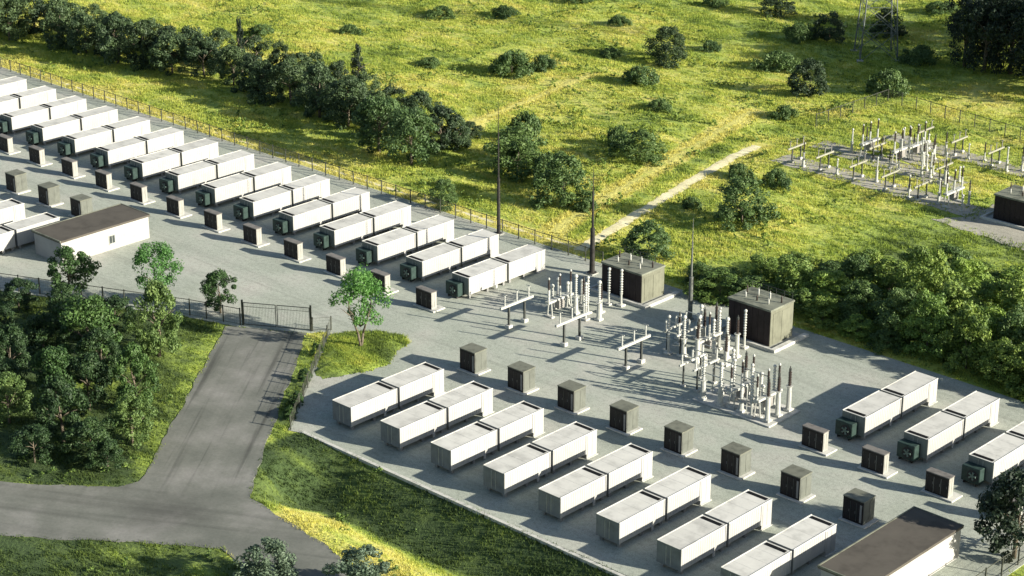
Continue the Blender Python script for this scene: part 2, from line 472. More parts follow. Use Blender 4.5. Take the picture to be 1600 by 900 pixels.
def slab(name, poly, z0, z1, mat, label, wob=0.0):
    """a flat sheet with thickness from an outline; the outline may be roughened a little"""
    P = []
    n = len(poly)
    for k in range(n):
        p, q = Vector(poly[k]), Vector(poly[(k+1) % n])
        ln = (q-p).length
        m = max(1, int(ln/1.2)) if wob else 1
        nrm = Vector((-(q-p).y, (q-p).x)).normalized()
        for j in range(m):
            t = j/m
            c = p.lerp(q, t)
            if wob: c = c + nrm*random.uniform(-wob, wob)
            P.append((c.x, c.y))
    import bmesh
    bm = bmesh.new()
    vs = [bm.verts.new((x, y, z1)) for x, y in P]
    f = bm.faces.new(vs)
    if f.normal.z < 0: f.normal_flip()
    bm.normal_update()
    r = bmesh.ops.extrude_face_region(bm, geom=[f])
    bmesh.ops.translate(bm, vec=(0, 0, z0-z1), verts=[v for v in r['geom'] if isinstance(v, bmesh.types.BMVert)])
    bmesh.ops.recalc_face_normals(bm, faces=bm.faces)
    bmesh.ops.triangulate(bm, faces=[q for q in bm.faces if len(q.verts) > 4])
    me = bpy.data.meshes.new(name); bm.to_mesh(me); bm.free()
    me.materials.append(mat)
    o = bpy.data.objects.new(name, me); COL.objects.link(o)
    tag(o, label, kind='structure')
    return o
slab('gravel_yard', PAD, -0.6, 0.0, M['gravel'], 'pale grey gravel yard that carries the containers')
slab('asphalt_road', ROAD, -0.4, -0.015, M['asphalt'], 'worn grey asphalt road leading to the yard gate', 0.2)
for P in FARPADS:
    slab('substation_gravel', P, -0.5, -0.015, M['gravel_far'], 'gravel strip under the far substation equipment', 0.35)
# concrete edging along the lower side of the yard
box('yard_edging', M['concrete'], None, 10.9, -41.72, -0.5, 75.6, -41.36, 0.06)
tag(bpy.data.objects['yard_edging'], 'pale concrete edging along the lower side of the gravel yard', kind='structure')

def ribbon(name, pts, w, mat, label, lift=0.03):
    P = []
    for k in range(len(pts)-1):
        p, q = Vector(pts[k]), Vector(pts[k+1])
        m = max(1, int((q-p).length/0.8))
        P += [p.lerp(q, j/m) for j in range(m)]
    P.append(Vector(pts[-1]))
    L_, M_, R_ = [], [], []
    for k, p in enumerate(P):
        t = (P[min(k+1, len(P)-1)] - P[max(k-1, 0)]).normalized()
        n = Vector((-t.y, t.x))
        e = w*random.uniform(0.8, 1.15)
        L_.append(p+n*e); R_.append(p-n*w*random.uniform(0.8, 1.15)); M_.append(p)
    al = L_+M_+R_
    xs = np.array([p.x for p in al]); ys = np.array([p.y for p in al])
    zs = height(xs, ys)+lift
    K = len(P)
    zs[:K] -= 0.06; zs[2*K:] -= 0.06
    mb = MB()
    mb.v = [(float(x), float(y), float(z)) for x, y, z in zip(xs, ys, zs)]
    for k in range(K-1):
        mb.f.append((k, K+k, K+k+1, k+1)); mb.f.append((K+k, 2*K+k, 2*K+k+1, K+k+1))
    o = mb.build(name, mat, smooth=True)
    tag(o, label, kind='structure')
    return o
ribbon('sandy_path', TRACK3[1:], 0.32, M['sand'], 'narrow pale sandy strip along the outside of the meadow fence', 0.05)
ribbon('dry_grass_track', TRACK2, 0.8, M['ground'], 'straight dry yellow grass track running parallel to the sandy path', 0.10)
ribbon('dry_grass_track', TRACK4, 0.6, M['ground'], 'faint dry grass track climbing the meadow behind the dark belt', 0.10)
ribbon('sandy_path', TRACK, 0.85, M['sand'], 'pale sandy path running from the yard corner into the meadow', 0.09)

# grass island with the young tree
import bmesh
ISL0 = ISLAND; ISLAND = []
for k_ in range(len(ISL0)):
    p_, q_ = Vector(ISL0[k_]), Vector(ISL0[(k_+1) % len(ISL0)]); m_ = max(1, int((q_-p_).length/0.45))
    for j_ in range(m_):
        c_ = p_.lerp(q_, j_/m_); ISLAND.append((c_.x+random.uniform(-.16, .16), c_.y+random.uniform(-.16, .16)))
isl = MB()
cx = sum(p[0] for p in ISLAND)/len(ISLAND); cy = sum(p[1] for p in ISLAND)/len(ISLAND)
rings = [(1.0, 0.012), (0.96, 0.10), (0.7, 0.22), (0.35, 0.27)]
for s_, z_ in rings:
    for x, y in ISLAND: isl.v.append((cx+(x-cx)*s_, cy+(y-cy)*s_, z_))
isl.v.append((cx, cy, 0.28))
K = len(ISLAND)
for r_ in range(3):
    for k in range(K):
        k2 = (k+1) % K
        isl.f.append((r_*K+k2, r_*K+k, (r_+1)*K+k, (r_+1)*K+k2))
for k in range(K): isl.f.append((3*K+(k+1) % K, 3*K+k, 4*K))
io = isl.build('grass_island', M['ground'], smooth=True)
at = io.data.attributes.new('lush', 'FLOAT', 'POINT'); at.data.foreach_set('value', [0.66]*len(io.data.vertices))
tag(io, 'small mown grass island inside the yard beside the gate', kind='structure')

# ------------------------------------------------------------------ battery containers
CW, CL, CZ0, CZ1 = 2.65, 6.2, 0.50, 2.52
def container(kind):
    """kind: near_fan, far_fan (back row), near_plain, far_plain (front row). Origin at the right near corner on the ground."""
    root = empty('battery_container')
    far = kind.startswith('far')
    L_ = CL - (1.45 if far else 0.0)
    b = MB().box(-CW, 0.02, CZ0, -0.03, L_, CZ1)
    nr = 19 if not far else 14
    for k in range(nr):                                  # shallow corrugation on the long sides
        y0 = 0.22 + k*(L_-0.44)/nr
        b.box(-0.03, y0, CZ0+0.14, -0.016, y0+0.16, CZ1-0.12)
        b.box(-CW-0.014, y0, CZ0+0.14, -CW, y0+0.16, CZ1-0.12)
    b.box(-0.032, 0.0, CZ0-0.02, 0.012, 0.12, CZ1-0.005); b.box(-0.032, L_-0.12, CZ0-0.02, 0.012, L_+0.003, CZ1-0.005)
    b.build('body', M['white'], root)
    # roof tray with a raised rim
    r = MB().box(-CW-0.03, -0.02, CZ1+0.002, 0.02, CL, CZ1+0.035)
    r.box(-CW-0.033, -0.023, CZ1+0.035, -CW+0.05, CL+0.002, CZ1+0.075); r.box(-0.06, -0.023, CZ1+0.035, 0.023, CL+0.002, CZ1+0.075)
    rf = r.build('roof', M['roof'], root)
    for k in range(3):
        y0 = 1.55*(k+1)
        box('roof_seam', M['roof'], rf, -CW+0.05, y0-0.03, CZ1+0.0355, -0.06, y0+0.03, CZ1+0.043)
    vy = 0.16 if kind.endswith('fan') else CL-0.62
    v = MB().box(-CW+0.22, vy, CZ1+0.038, -0.28, vy+0.42, CZ1+0.062)
    vo = v.build('roof_vent', M['slot'], root)
    s_ = MB()
    for k in range(5): s_.box(-CW+0.24, vy+0.04+k*0.08, CZ1+0.064, -0.30, vy+0.065+k*0.08, CZ1+0.085)
    s_.build('vent_slats', M['slat'], vo)
    # end doors on the near side
    em = M['end_green'] if kind.endswith('fan') else M['end_grey']
    for k in range(2):
        x0 = -CW+0.05+k*(CW/2-0.03)
        d = box('door', em, root, x0, -0.03, CZ0+0.06, x0+CW/2-0.07, 0.018, CZ1-0.06)
        MB().tube((x0+(0.98 if k == 0 else 0.2), -0.05, CZ0+0.15), (x0+(0.98 if k == 0 else 0.2), -0.05, CZ1-0.15), 0.02, n=6).build('lock_bar', M['steel_pale'], d)
    box('end_frame', em, root, -CW-0.01, -0.012, CZ0-0.02, -0.034, 0.0185, CZ1)
    for x in (-CW+0.2, -0.5):
        for y in ((0.25, L_*0.5, L_-0.45) if not far else (0.25, L_*0.55)):
            box('pier', M['pier'], root, x, y, 0.0, x+0.3, y+0.3, CZ0)
    if far:
        c = MB().box(-CW-0.01, L_+0.005, 0.06, 0.0, CL-0.02, CZ1)
        co_ = c.build('end_compartment', M['white'], root)
        for k in range(2):
            y0 = L_+0.10+k*0.66
            box('compartment_door', M['white'], co_, -0.0, y0, 0.22, 0.022, y0+0.60, CZ1-0.14)
        box('footing', M['concrete'], root, -CW-0.15, L_-0.05, 0.0, 0.12, CL+0.1, 0.055)
    else:
        box('cable_foot', M['white'], root, -0.02, L_*0.70, 0.12, 0.035, L_*0.70+0.32, CZ0+0.02)
    if kind == 'near_fan':
        x0 = -CW-0.05
        cu = MB().box(x0, -1.05, 0.36, x0+1.95, -0.04, 1.90).build('cooling_unit', M['fan_green'], root, bevel=0.05)
        cxf, czf = x0+1.2, 1.12
        n = 16
        ring = MB().tube((cxf, -1.10, czf), (cxf, -1.03, czf), 0.58, n=n)
        ring.build('fan_ring', M['slat'], cu)
        fb = MB()
        for k in range(5):
            a_ = 2*math.pi*k/5
            p0 = Vector((cxf, -1.12, czf)); p1 = p0+Vector((math.cos(a_)*0.4, -0.01, math.sin(a_)*0.4))
            fb.tube(p0, p1, 0.05, 0.13, n=4)
        fb.tube((cxf, -1.1, czf), (cxf, -1.16, czf), 0.17, n=10)
        fb.build('fan', M['fan_hub'], cu)
        for x in (x0+0.1, x0+1.4): box('cooler_leg', M['slat'], cu, x, -0.8, 0.0, x+0.12, -0.2, 0.38)
    return root
protos = {}
def place(key, builder, loc, label, cat, group):
    if key not in protos:
        protos[key] = builder(); o = protos[key]
    else:
        o = copy_tree(protos[key])
    o.location = loc
    if 'group' in o: del o['group']
    tag(o, label, cat, group)
    return o

BACK_X = [-1.56 - 7.53*k for k in range(16)]
Y1 = -5.75
for k, x in enumerate(BACK_X):
    place('nf', lambda: container('near_fan'), (x, Y1, 0), 'white battery container with a green fan cooler, end of the back row beside the insulators' if k == 0 else 'white battery container with a green fan cooler, in the row along the meadow fence', 'container', None if k == 0 else 'cooled containers of the back row')
    place('ff', lambda: container('far_fan'), (x, Y1+6.55, 0), 'white battery container with floor-length compartment, nearest the dark mast at the meadow fence' if k == 0 else 'white battery container with floor-length end compartment facing the meadow fence', 'container', None if k == 0 else 'fence side containers of the back row')
for x in (51.9, 58.95, 66.0, 73.05):
    place('nf', None, (x, Y1, 0), 'white battery container with a green fan cooler, in the short row below the scrub bank', 'container', 'cooled containers below the scrub bank')
    place('ff', None, (x, Y1+6.55, 0), 'white battery container with floor-length end compartment beside the scrub bank', 'container', 'containers beside the scrub bank')
Y2 = -38.2
for k in range(8):
    x = 14.26 + 6.87*k
    e1 = {0: 'white battery container with a grey end beside the roadside fence corner', 7: 'white battery container with a grey end beside the long shed with the shaded roof'}.get(k)
    e2 = {0: 'white battery container with floor-length compartment beside the grass island', 7: 'white battery container with floor-length compartment beside the long shed with the shaded roof'}.get(k)
    place('np', lambda: container('near_plain'), (x, Y2, 0), e1 or 'white battery container with a grey end facing the grassy swale', 'container', None if e1 else 'swale side containers of the front row')
    place('fp', lambda: container('far_plain'), (x, Y2+6.55, 0), e2 or 'white battery container with floor-length end compartment beside the pale-sided cabinets', 'container', None if e2 else 'cabinet side containers of the front row')
for x in (-52.2, -59.7, -67.1):
    place('np', None, (x, Y2, 0), 'white battery container, outer one of a pair behind the white shed by the grove', 'container', 'outer containers behind the shed')
    place('fp', None, (x, Y2+6.55, 0), 'white battery container with end compartment, inner one of a pair behind the white shed', 'container', 'inner containers behind the shed')

# ------------------------------------------------------------------ inverter cabinets
def cabinet(kind):
    root = empty('inverter_cabinet')
    if kind == 'pale':
        w, d, h, lid, strip, sm = 2.15, 1.75, 2.48, M['cab_lid'], True, M['cab_side']
    else:
        w, d, h, lid, strip, sm = 2.45, 0.80, 2.20, M['cab_lid2'], False, M['cab_side2']
    z = 0.16
    box('base_slab', M['concrete'], root, -w-0.25, -0.32, 0.0, 0.42 if strip else 0.62, d+(0.22 if strip else 0.75), z, bevel=0.02)
    box('body', sm, root, -w, 0.0, z+0.002, 0.0, d, h-0.10)
    box('lid', lid, root, -w-0.05, -0.07, h-0.098, 0.06, d+0.05, h, bevel=0.015)
    fr = MB().box(-w+0.002, -0.04, z+0.01, -w+0.10, -0.001, h-0.10).box(-0.10, -0.04, z+0.01, -0.002, -0.001, h-0.10)
    fr.box(-w+0.10, -0.038, h-0.36, -0.10, -0.001, h-0.101).box(-w+0.10, -0.038, z+0.012, -0.10, -0.001, z+0.14)
    fr.build('front_frame', M['cab_front'], root)
    n = 3
    dw = (w-0.2)/n
    for k in range(n):
        x0 = -w+0.10+k*dw
        dd = box('door', M['cab_door'], root, x0+0.03, -0.025, z+0.15, x0+dw-0.03, -0.002, h-0.38)
        g_ = MB()
        for q in range(6): g_.box(x0+0.12, -0.036, z+0.55+q*0.16, x0+dw-0.12, -0.026, z+0.62+q*0.16)
        g_.build('louvre', M['slat'], dd)
        MB().tube((x0+dw-0.09, -0.05, z+0.9), (x0+dw-0.09, -0.05, z+1.15), 0.018, n=6).build('handle', M['cab_strip'], dd)
    if strip:
        box('reflecting_strip', M['cab_strip'], root, -0.36, -0.052, z+0.18, -0.14, -0.0265, h-0.42)  # lighter strip on the right door, its grey reflection put into the colour
    for k in range(2):
        box('side_panel', sm, root, 0.001, 0.10+k*(d/2-0.04), z+0.18, 0.022, d/2-0.04+k*(d/2-0.04), h-0.26)
    return root
for k, x in enumerate(BACK_X):
    place('cd', lambda: cabinet('dark'), (x-0.65, -11.05, 0), 'low dark-fronted inverter cabinet standing before the back row containers', 'cabinet', 'dark cabinets of the back row')
for x in (51.05, 57.9, 64.9, 72.0):
    place('cd', None, (x-0.55, -10.6, 0), 'low dark-fronted inverter cabinet before the short container row below the scrub bank', 'cabinet', 'dark cabinets below the scrub bank')
for k in range(8):
    place('cp', lambda: cabinet('pale'), (13.55+6.87*k, -20.25, 0), 'tall pale-sided inverter cabinet with three dark doors behind the front row containers', 'cabinet', 'pale cabinets of the front row')
for x in (-55.6, -62.6, -69.9):
    place('cp', None, (x, -20.0, 0), 'tall pale-sided inverter cabinet with dark doors behind the white shed', 'cabinet', 'pale cabinets behind the shed')

# ------------------------------------------------------------------ sheds
def shed(name, x0, y0, x1, y1, h, label, over=0.22, win=True):
    root = empty(name, (x0, y0, 0)); w = x1-x0; d = y1-y0
    tag(root, label, 'shed')
    b = MB().box(0.0, 0.0, -0.02, w, d, h-0.25)
    b.build('wall', M['bld_wall'], root)
    box('end_wall', M['bld_end'], root, 0.0, -0.03, 0.0, w-0.003, -0.001, h-0.252)
    rf = box('roof', M['bld_roof'], root, -over, -over, h-0.248, w+over*0.4, d+over, h)
    tr = MB().box(-over-0.02, -over-0.02, h-0.12, w+over*0.4+0.02, -over+0.10, h+0.05).box(-over-0.02, d+over-0.1, h-0.12, w+over*0.4+0.02, d+over+0.02, h+0.05)
    tr.box(-over-0.02, -over+0.10, h-0.12, -over+0.1, d+over-0.1, h+0.05)
    tr.build('roof_edge', M['trafo_roof'], rf)
    if win:
        fo = box('window', M['frame_grey'], root, w+0.001, d*0.53, 0.75, w+0.05, d*0.53+0.9, 1.85)
        for k in range(2):
            box('pane', M['glass'], fo, w+0.051, d*0.53+0.08+k*0.40, 0.84, w+0.058, d*0.53+0.42+k*0.40, 1.76)
        box('sill', M['concrete'], fo, w+0.001, d*0.53-0.05, 0.68, w+0.12, d*0.53+0.95, 0.748)
    return root
shed('equipment_shed', -49.6, -30.9, -44.1, -18.2, 3.0, 'long white shed with brown flat roof and a small window beside the grove')
shed('equipment_shed', 66.1, -33.0, 70.8, -19.1, 3.05, 'long white shed with brown flat roof partly shaded by the yard corner tree', win=False)

# ------------------------------------------------------------------ transformer houses
def transformer(x, y, w, d, h, label):
    root = empty('transformer_house', (x, y, 0)); tag(root, label, 'transformer')
    s_ = MB().box(-1.2, -0.75, 0.0, w+1.15, d+1.1, 0.10)
    s_.build('foundation_slab', M['concrete_mid'], root)
    k_ = MB().box(w+0.75, -0.95, 0.0, w+1.35, d+1.25, 0.32).box(-1.35, -0.95, 0.0, w+0.75, -0.65, 0.32).box(-1.35, -0.65, 0.0, -1.05, d+1.25, 0.32)
    k_.build('oil_bund', M['concrete'], root)
    box('wall', M['trafo_side'], root, 0, 0, 0.1, w, d, h-0.22)
    box('roof', M['trafo_roof'], root, -0.12, -0.15, h-0.218, w+0.08, d+0.1, h, bevel=0.02)
    nb = int(w/0.75)
    bw = (w-0.04)/nb
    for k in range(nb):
        box('front_panel', M['trafo_front'], root, 0.02+k*bw, -0.05, 0.14, 0.02+(k+1)*bw-0.035, -0.002, h-0.25)
    for k in range(2):
        box('side_door', M['trafo_side'], root, w+0.001, 0.45+k*1.55, 0.25, w+0.03, 1.85+k*1.55, h-0.6)
    # bushings and pipe rail on the roof
    for k in range(7):
        bx_ = 0.5+k*(w-1.0)/6; by_ = d*0.30 if k % 2 else d*0.62
        hh = 0.55 if k % 2 else 0.8
        prof = [(0.10, h+0.001), (0.06, h+0.12)]
        for q in range(4): prof += [(0.12, h+0.14+q*hh/5), (0.06, h+0.14+q*hh/5+0.06)]
        prof += [(0.03, h+hh), (0.05, h+hh+0.05), (0.02, h+hh+0.12)]
        MB().lathe(bx_, by_, prof, 8).build('bushing', M['porcelain_w' if k % 3 else 'porcelain_d'], root, smooth=True)
    rl = MB()
    for k in range(6): rl.tube((0.1+k*(w-0.2)/5, d-0.12, h), (0.1+k*(w-0.2)/5, d-0.12, h+0.75), 0.03, n=5)
    rl.tube((0.1, d-0.12, h+0.74), (w-0.1, d-0.12, h+0.74), 0.03, n=5).tube((0.1, d-0.12, h+0.4), (w-0.1, d-0.12, h+0.4), 0.025, n=5)
    rl.build('roof_rail', M['steel_dark'], root)
    return root
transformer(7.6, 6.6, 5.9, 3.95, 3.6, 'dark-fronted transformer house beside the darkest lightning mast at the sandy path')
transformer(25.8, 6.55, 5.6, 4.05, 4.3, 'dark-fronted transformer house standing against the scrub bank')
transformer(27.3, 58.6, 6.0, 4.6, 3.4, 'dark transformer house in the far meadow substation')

# ------------------------------------------------------------------ switchgear
def ins_prof(z0, z1, r0=0.085, r1=0.15, n=8):
    p = [(r0*1.3, z0), (r0*1.3, z0+0.06)]
    st = (z1-z0-0.16)/n
    for k in range(n):
        z = z0+0.08+k*st
        p += [(r0, z), (r1, z+st*0.45), (r0, z+st*0.8)]
    p += [(r0*1.2, z1-0.07), (r0*1.2, z1)]
    return p
def ball(x, y, z, r):
    return [(r*math.sin(math.pi*k/6)+0.002, z - r*math.cos(math.pi*k/6)) for k in range(7)]

def instrument(kind):
    root = empty('instrument_transformer')
    ph = {'brown': 1.6, 'white': 2.1, 'dark': 2.7, 'slim': 1.5, 'short': 1.1}[kind]
    ih = {'brown': 1.7, 'white': 2.2, 'dark': 1.6, 'slim': 2.6, 'short': 1.5}[kind]
    box('footing', M['concrete'], root, -0.38, -0.38, 0, 0.38, 0.38, 0.22, bevel=0.03)
    r = {'brown': 0.18, 'white': 0.30, 'dark': 0.27, 'slim': 0.14, 'short': 0.26}[kind]
    MB().lathe(0, 0, [(r*1.2, 0.22), (r*1.2, 0.3), (r, 0.32), (r*0.8, ph-0.1), (r*1.3, ph-0.06), (r*1.3, ph)], 10).build('pedestal', M['steel_pale'], root, smooth=False)
    MB().lathe(0, 0, ins_prof(ph, ph+ih, 0.10, 0.20, 8), 10).build('insulator', M['porcelain_d' if kind in ('dark', 'brown') else 'porcelain_w'], root)
    if kind in ('white', 'slim', 'short'):
        MB().lathe(0, 0, ball(0, 0, ph+ih+0.18, 0.24 if kind != 'slim' else 0.19), 12).build('head', M['porcelain_w'], root, smooth=True)
    else:
        MB().lathe(0, 0, [(0.13, ph+ih), (0.13, ph+ih+0.25), (0.05, ph+ih+0.3), (0.05, ph+ih+0.5)], 10).build('head', M['steel_dark'], root)
    return root
def bus_support():
    root = empty('bus_support')
    for y in (-1.25, 1.25):
        box('footing', M['concrete'], root, -0.32, y-0.32, 0, 0.32, y+0.32, 0.42, bevel=0.03)
        p = MB().box(-0.10, y-0.10, 0.42, -0.02, y+0.10, 2.55).box(0.02, y-0.10, 0.42, 0.10, y+0.10, 2.55)
        for k in range(4): p.box(-0.021, y-0.07, 0.6+k*0.5, 0.021, y+0.07, 0.68+k*0.5)
        p.build('post', M['steel_dark'], root)
    box('beam', M['steel_pale'], root, -0.14, -2.6, 2.552, 0.14, 2.6, 2.84, bevel=0.02)
    for y in (-1.9, 0.0, 1.9):
        io_ = MB().lathe(0, y, ins_prof(2.842, 4.1, 0.06, 0.11, 7), 8).build('insulator', M['porcelain_w'], root)
        MB().tube((-0.3, y, 4.14), (0.3, y, 4.14), 0.05, n=6).build('clamp', M['steel_pale'], io_)
    return root
def breaker():
    root = empty('circuit_breaker')
    for y in (-1.6, 1.6):
        for x in (-0.35, 0.35):
            MB().tube((x, y, 0.15), (x*0.6, y, 1.7), 0.07, n=6).build('leg', M['steel_pale'], root)
        box('footing', M['concrete'], root, -0.5, y-0.25, 0, 0.5, y+0.25, 0.16)
    box('frame', M['steel_pale'], root, -0.28, -2.1, 1.7, 0.28, 2.1, 1.95)
    box('control_box', M['cab_strip'], root, -0.35, -0.45, 0.7, 0.35, 0.45, 1.698)
    for y in (-1.8, 0.0, 1.8):
        c = MB().lathe(0, y, ins_prof(1.952, 3.3, 0.09, 0.17, 7), 10).build('column', M['porcelain_w'], root)
        MB().lathe(0, y, ins_prof(3.302, 4.5, 0.08, 0.15, 6), 10).build('chamber', M['porcelain_d'], c)
        MB().lathe(0, y, [(0.12, 4.502), (0.14, 4.6), (0.05, 4.75)], 8).build('cap', M['steel_pale'], c)
    return root
def switch():
    root = empty('disconnect_switch')
    for x in (-0.9, 0.9):
        for y in (-1.4, 1.4):
            MB().box(x-0.07, y-0.07, 0.2, x+0.07, y+0.07, 2.4).build('leg', M['steel_dark'], root)
            box('footing', M['concrete'], root, x-0.25, y-0.25, 0, x+0.25, y+0.25, 0.2)
        box('beam', M['steel_pale'], root, x-0.1, -2.1, 2.402, x+0.1, 2.1, 2.6)
    for y in (-1.7, 0.0, 1.7):
        for x in (-0.9, 0.9):
            MB().lathe(x, y, ins_prof(2.602, 3.7, 0.07, 0.13, 6), 8).build('insulator', M['porcelain_w'], root)
        MB().tube((-0.9, y, 3.74), (0.9, y, 3.74), 0.05, n=6).build('blade', M['steel_pale'], root)
    return root

GI = 'switchgear posts in the yard'
for x, y in ((7.5, -7.5), (15.15, -7.0), (24.0, -7.2)):
    place('bs', bus_support, (x, y, 0), 'pale beam on two dark legs with three insulators, free-standing on the yard gravel', 'bus support', 'bus supports in the yard')
for x, y, k in ((6.3, 0.6, 'short'), (7.9, 0.4, 'short'), (10.0, -0.6, 'white'), (10.9, 0.4, 'slim'), (13.1, -0.2, 'white'), (10.9, 4.0, 'slim'), (12.2, 4.6, 'slim'), (8.6, 2.0, 'short'), (9.4, 1.4, 'brown'), (11.8, 1.6, 'brown'), (7.2, -1.4, 'short'), (12.0, -1.2, 'slim')):
    place('in_'+k, lambda: instrument(k), (x, y, 0), {'white': 'tall white insulator post with round head near the darkest lightning mast', 'slim': 'slim white insulator post with small round head near the darkest lightning mast',
          'short': 'short white insulator post near the darkest lightning mast', 'brown': 'low dark brown insulator post near the darkest lightning mast'}[k], 'insulator', 'insulator posts by the dark mast: '+k)
place('br', breaker, (8.6, -1.7, 0), 'white three-pole circuit breaker near the darkest lightning mast', 'breaker', None)
CL2 = [(22.9, 1.7, 'short'), (25.6, 2.0, 'white'), (27.3, -0.4, 'white'), (28.7, 0.2, 'slim'), (27.6, 2.6, 'slim'), (29.8, 1.1, 'white'), (30.4, 2.1, 'dark'), (29.5, 4.6, 'slim'), (24.3, 3.2, 'short'), (26.4, 3.6, 'dark'), (26.2, -1.6, 'white'), (28.2, -1.8, 'dark'), (23.8, 0.6, 'brown'), (25.0, 3.4, 'brown'), (28.4, 3.2, 'brown'), (30.9, -0.4, 'brown'), (24.6, -2.2, 'slim'), (29.6, -0.8, 'short')]
for x, y, k in CL2:
    place('in_'+k, lambda: instrument(k), (x, y, 0), {'white': 'tall white insulator post with round head before the scrub bank transformer', 'slim': 'slim white insulator post before the scrub bank transformer',
          'short': 'short white insulator post before the scrub bank transformer', 'brown': 'low dark brown insulator post before the scrub bank transformer', 'dark': 'insulator post with dark brown ribbed top before the scrub bank transformer'}[k], 'insulator', 'insulator posts by the scrub bank transformer: '+k)
place('sw', switch, (25.0, -0.4, 0), 'disconnect switch on dark legs beside the grey lightning mast and tall insulators', 'switch', None)
place('sw', None, (31.9, -6.2, 0), 'disconnect switch on dark legs at the edge of the crowded insulator bay', 'switch', None)
slab_o = MB().box(33.8, -9.6, 0.0, 43.4, -4.4, 0.16).build('equipment_slab', M['concrete'], bevel=0.02)
tag(slab_o, 'low pale concrete slab under the crowded insulator bay', 'slab')
CL3 = [(42.5, -8.7, 'dark'), (42.5, -7.0, 'dark'), (42.5, -5.2, 'dark'), (34.6, -8.9, 'white'), (36.8, -8.9, 'white'), (35.1, -6.6, 'short'), (36.9, -6.9, 'slim'), (39.2, -8.6, 'short'), (38.9, -6.6, 'slim'),
       (38.9, -5.0, 'short'), (40.7, -5.3, 'slim'), (40.8, -7.3, 'short'), (37.0, -5.1, 'dark'), (35.3, -5.0, 'slim'), (40.7, -8.9, 'slim')]
for x, y, k in CL3:
    place('in_'+k, lambda: instrument(k), (x, y, 0.16), {'white': 'tall white insulator post with round head on the concrete equipment slab', 'slim': 'slim white insulator post on the concrete equipment slab',
          'short': 'short white insulator post on the concrete equipment slab', 'dark': 'insulator post with dark brown ribbed top on the concrete equipment slab'}[k], 'insulator', 'insulator posts on the slab: '+k)
place('br', None, (38.0, -7.0, 0.16), 'white three-pole circuit breaker in the middle of the concrete equipment slab', 'breaker', None)
place('br', None, (27.6, 0.9, 0), 'white three-pole circuit breaker among the insulators before the scrub bank transformer', 'breaker', None)
place('br', None, (41.2, -7.0, 0.16), 'white three-pole circuit breaker beside the dark-topped posts at the slab end', 'breaker', None)
for y in (-8.8, -7.0, -5.2):
    b_ = MB().tube((34.3, y, 3.05), (40.0, y, 3.05), 0.06, n=6)
    b_.tube((34.3, y, 3.05), (34.3, y, 0.16), 0.05, n=6).tube((40.0, y, 3.05), (40.0, y, 0.16), 0.05, n=6)
    bo = b_.build('busbar_frame', M['steel_pale'])
    tag(bo, 'pale tube frame bridging the insulators on the concrete equipment slab', 'busbar', 'busbar frames on the slab')
# far substation
for x, y in ((-4.6, 60.8), (0.3, 60.4), (5.8, 60.2), (11.2, 59.6), (16.6, 59.0), (3.2, 68.6), (14.6, 67.2), (4.0, 79.2), (9.8, 78.6), (16.0, 77.8), (21.6, 77.0)):
    o = place('bs', None, (x, y, 0), 'pale beam on two legs with three insulators in the far meadow substation', 'bus support', 'bus supports of the far substation')
    o.scale = (0.70, 0.78, 0.76)
    for c_ in o.children:
        if c_.name.startswith(('beam', 'insulator')):
            c_.material_slots[0].link = 'OBJECT'; c_.material_slots[0].material = M['cab_strip' if c_.name.startswith('insul') else 'steel_far']
for x, y in ((1.0, 70.0), (6.0, 70.2), (6.4, 73.4), (20.6, 60.0)):
    place('br', None, (x, y, 0), 'white circuit breaker with three dark chambers in the far meadow substation', 'breaker', 'breakers of the far substation')
for k_, (x, y) in enumerate(((-1.2, 69.0), (-0.2, 71.0), (4.2, 72.6), (5.0, 74.8), (8.0, 72.2), (8.6, 74.4), (10.6, 69.4), (12.0, 68.8), (12.6, 67.2), (15.6, 66.0), (16.4, 68.2), (6.4, 66.8), (3.6, 74.4), (9.4, 72.8), (12.0, 77.6), (14.0, 78.4), (18.6, 76.4), (20.0, 78.0), (13.6, 60.6), (15.0, 58.4), (8.4, 60.8), (-2.4, 59.4), (2.8, 59.8), (18.2, 60.8), (19.2, 58.8), (22.4, 60.8), (22.8, 58.6), (7.6, 67.2), (11.6, 66.6), (9.2, 70.8), (7.0, 75.0), (2.6, 70.6), (14.0, 68.6), (9.0, 76.6), (5.6, 77.6), (25.2, 76.8), (26.6, 77.4), (25.8, 75.6))):
    k = ('white', 'dark', 'short', 'brown')[k_ % 4]
    o = place('in_'+k, lambda: instrument(k), (x, y, 0), {'brown': 'low dark brown insulator post in the far meadow substation', 'white': 'white insulator post with round head in the far meadow substation', 'short': 'short insulator post in the far meadow substation', 'dark': 'dark-topped insulator post in the far meadow substation'}[k], 'insulator', 'insulator posts of the far substation: '+k)
    o.scale = (0.66, 0.66, 0.74)

# ------------------------------------------------------------------ lightning masts, pylon
def mast(x, y, h, r, mat, label):
    root = empty('lightning_mast', (x, y, min(hz(x, y), 0))); tag(root, label, 'mast')
    box('footing', M['concrete_mid'], root, -0.55, -0.55, -0.3, 0.55, 0.55, 0.22)
    MB().lathe(0, 0, [(r*1.7, 0.22), (r*1.7, 0.28), (r, 0.3), (r*0.8, h*0.42)], 12).build('lower_tube', mat, root, smooth=False)
    MB().lathe(0, 0, [(r*0.85, h*0.42), (r*0.85, h*0.43), (r*0.45, h*0.435), (r*0.30, h*0.78)], 10).build('upper_tube', mat, root)
    MB().tube((0, 0, h*0.78), (0, 0, h), r*0.2, r*0.09, n=6).build('spike', mat, root)
    lr = MB()
    for k in range(int(h*0.4/0.4)): lr.tube((-0.3, 0, 0.9+k*0.4), (0.3, 0, 0.9+k*0.4), 0.02, n=4)
    lr.build('climbing_rungs', mat, root)
    return root
mast(-14.0, 12.1, 17.0, 0.23, M['mast'], 'tall black lightning mast at the meadow fence')
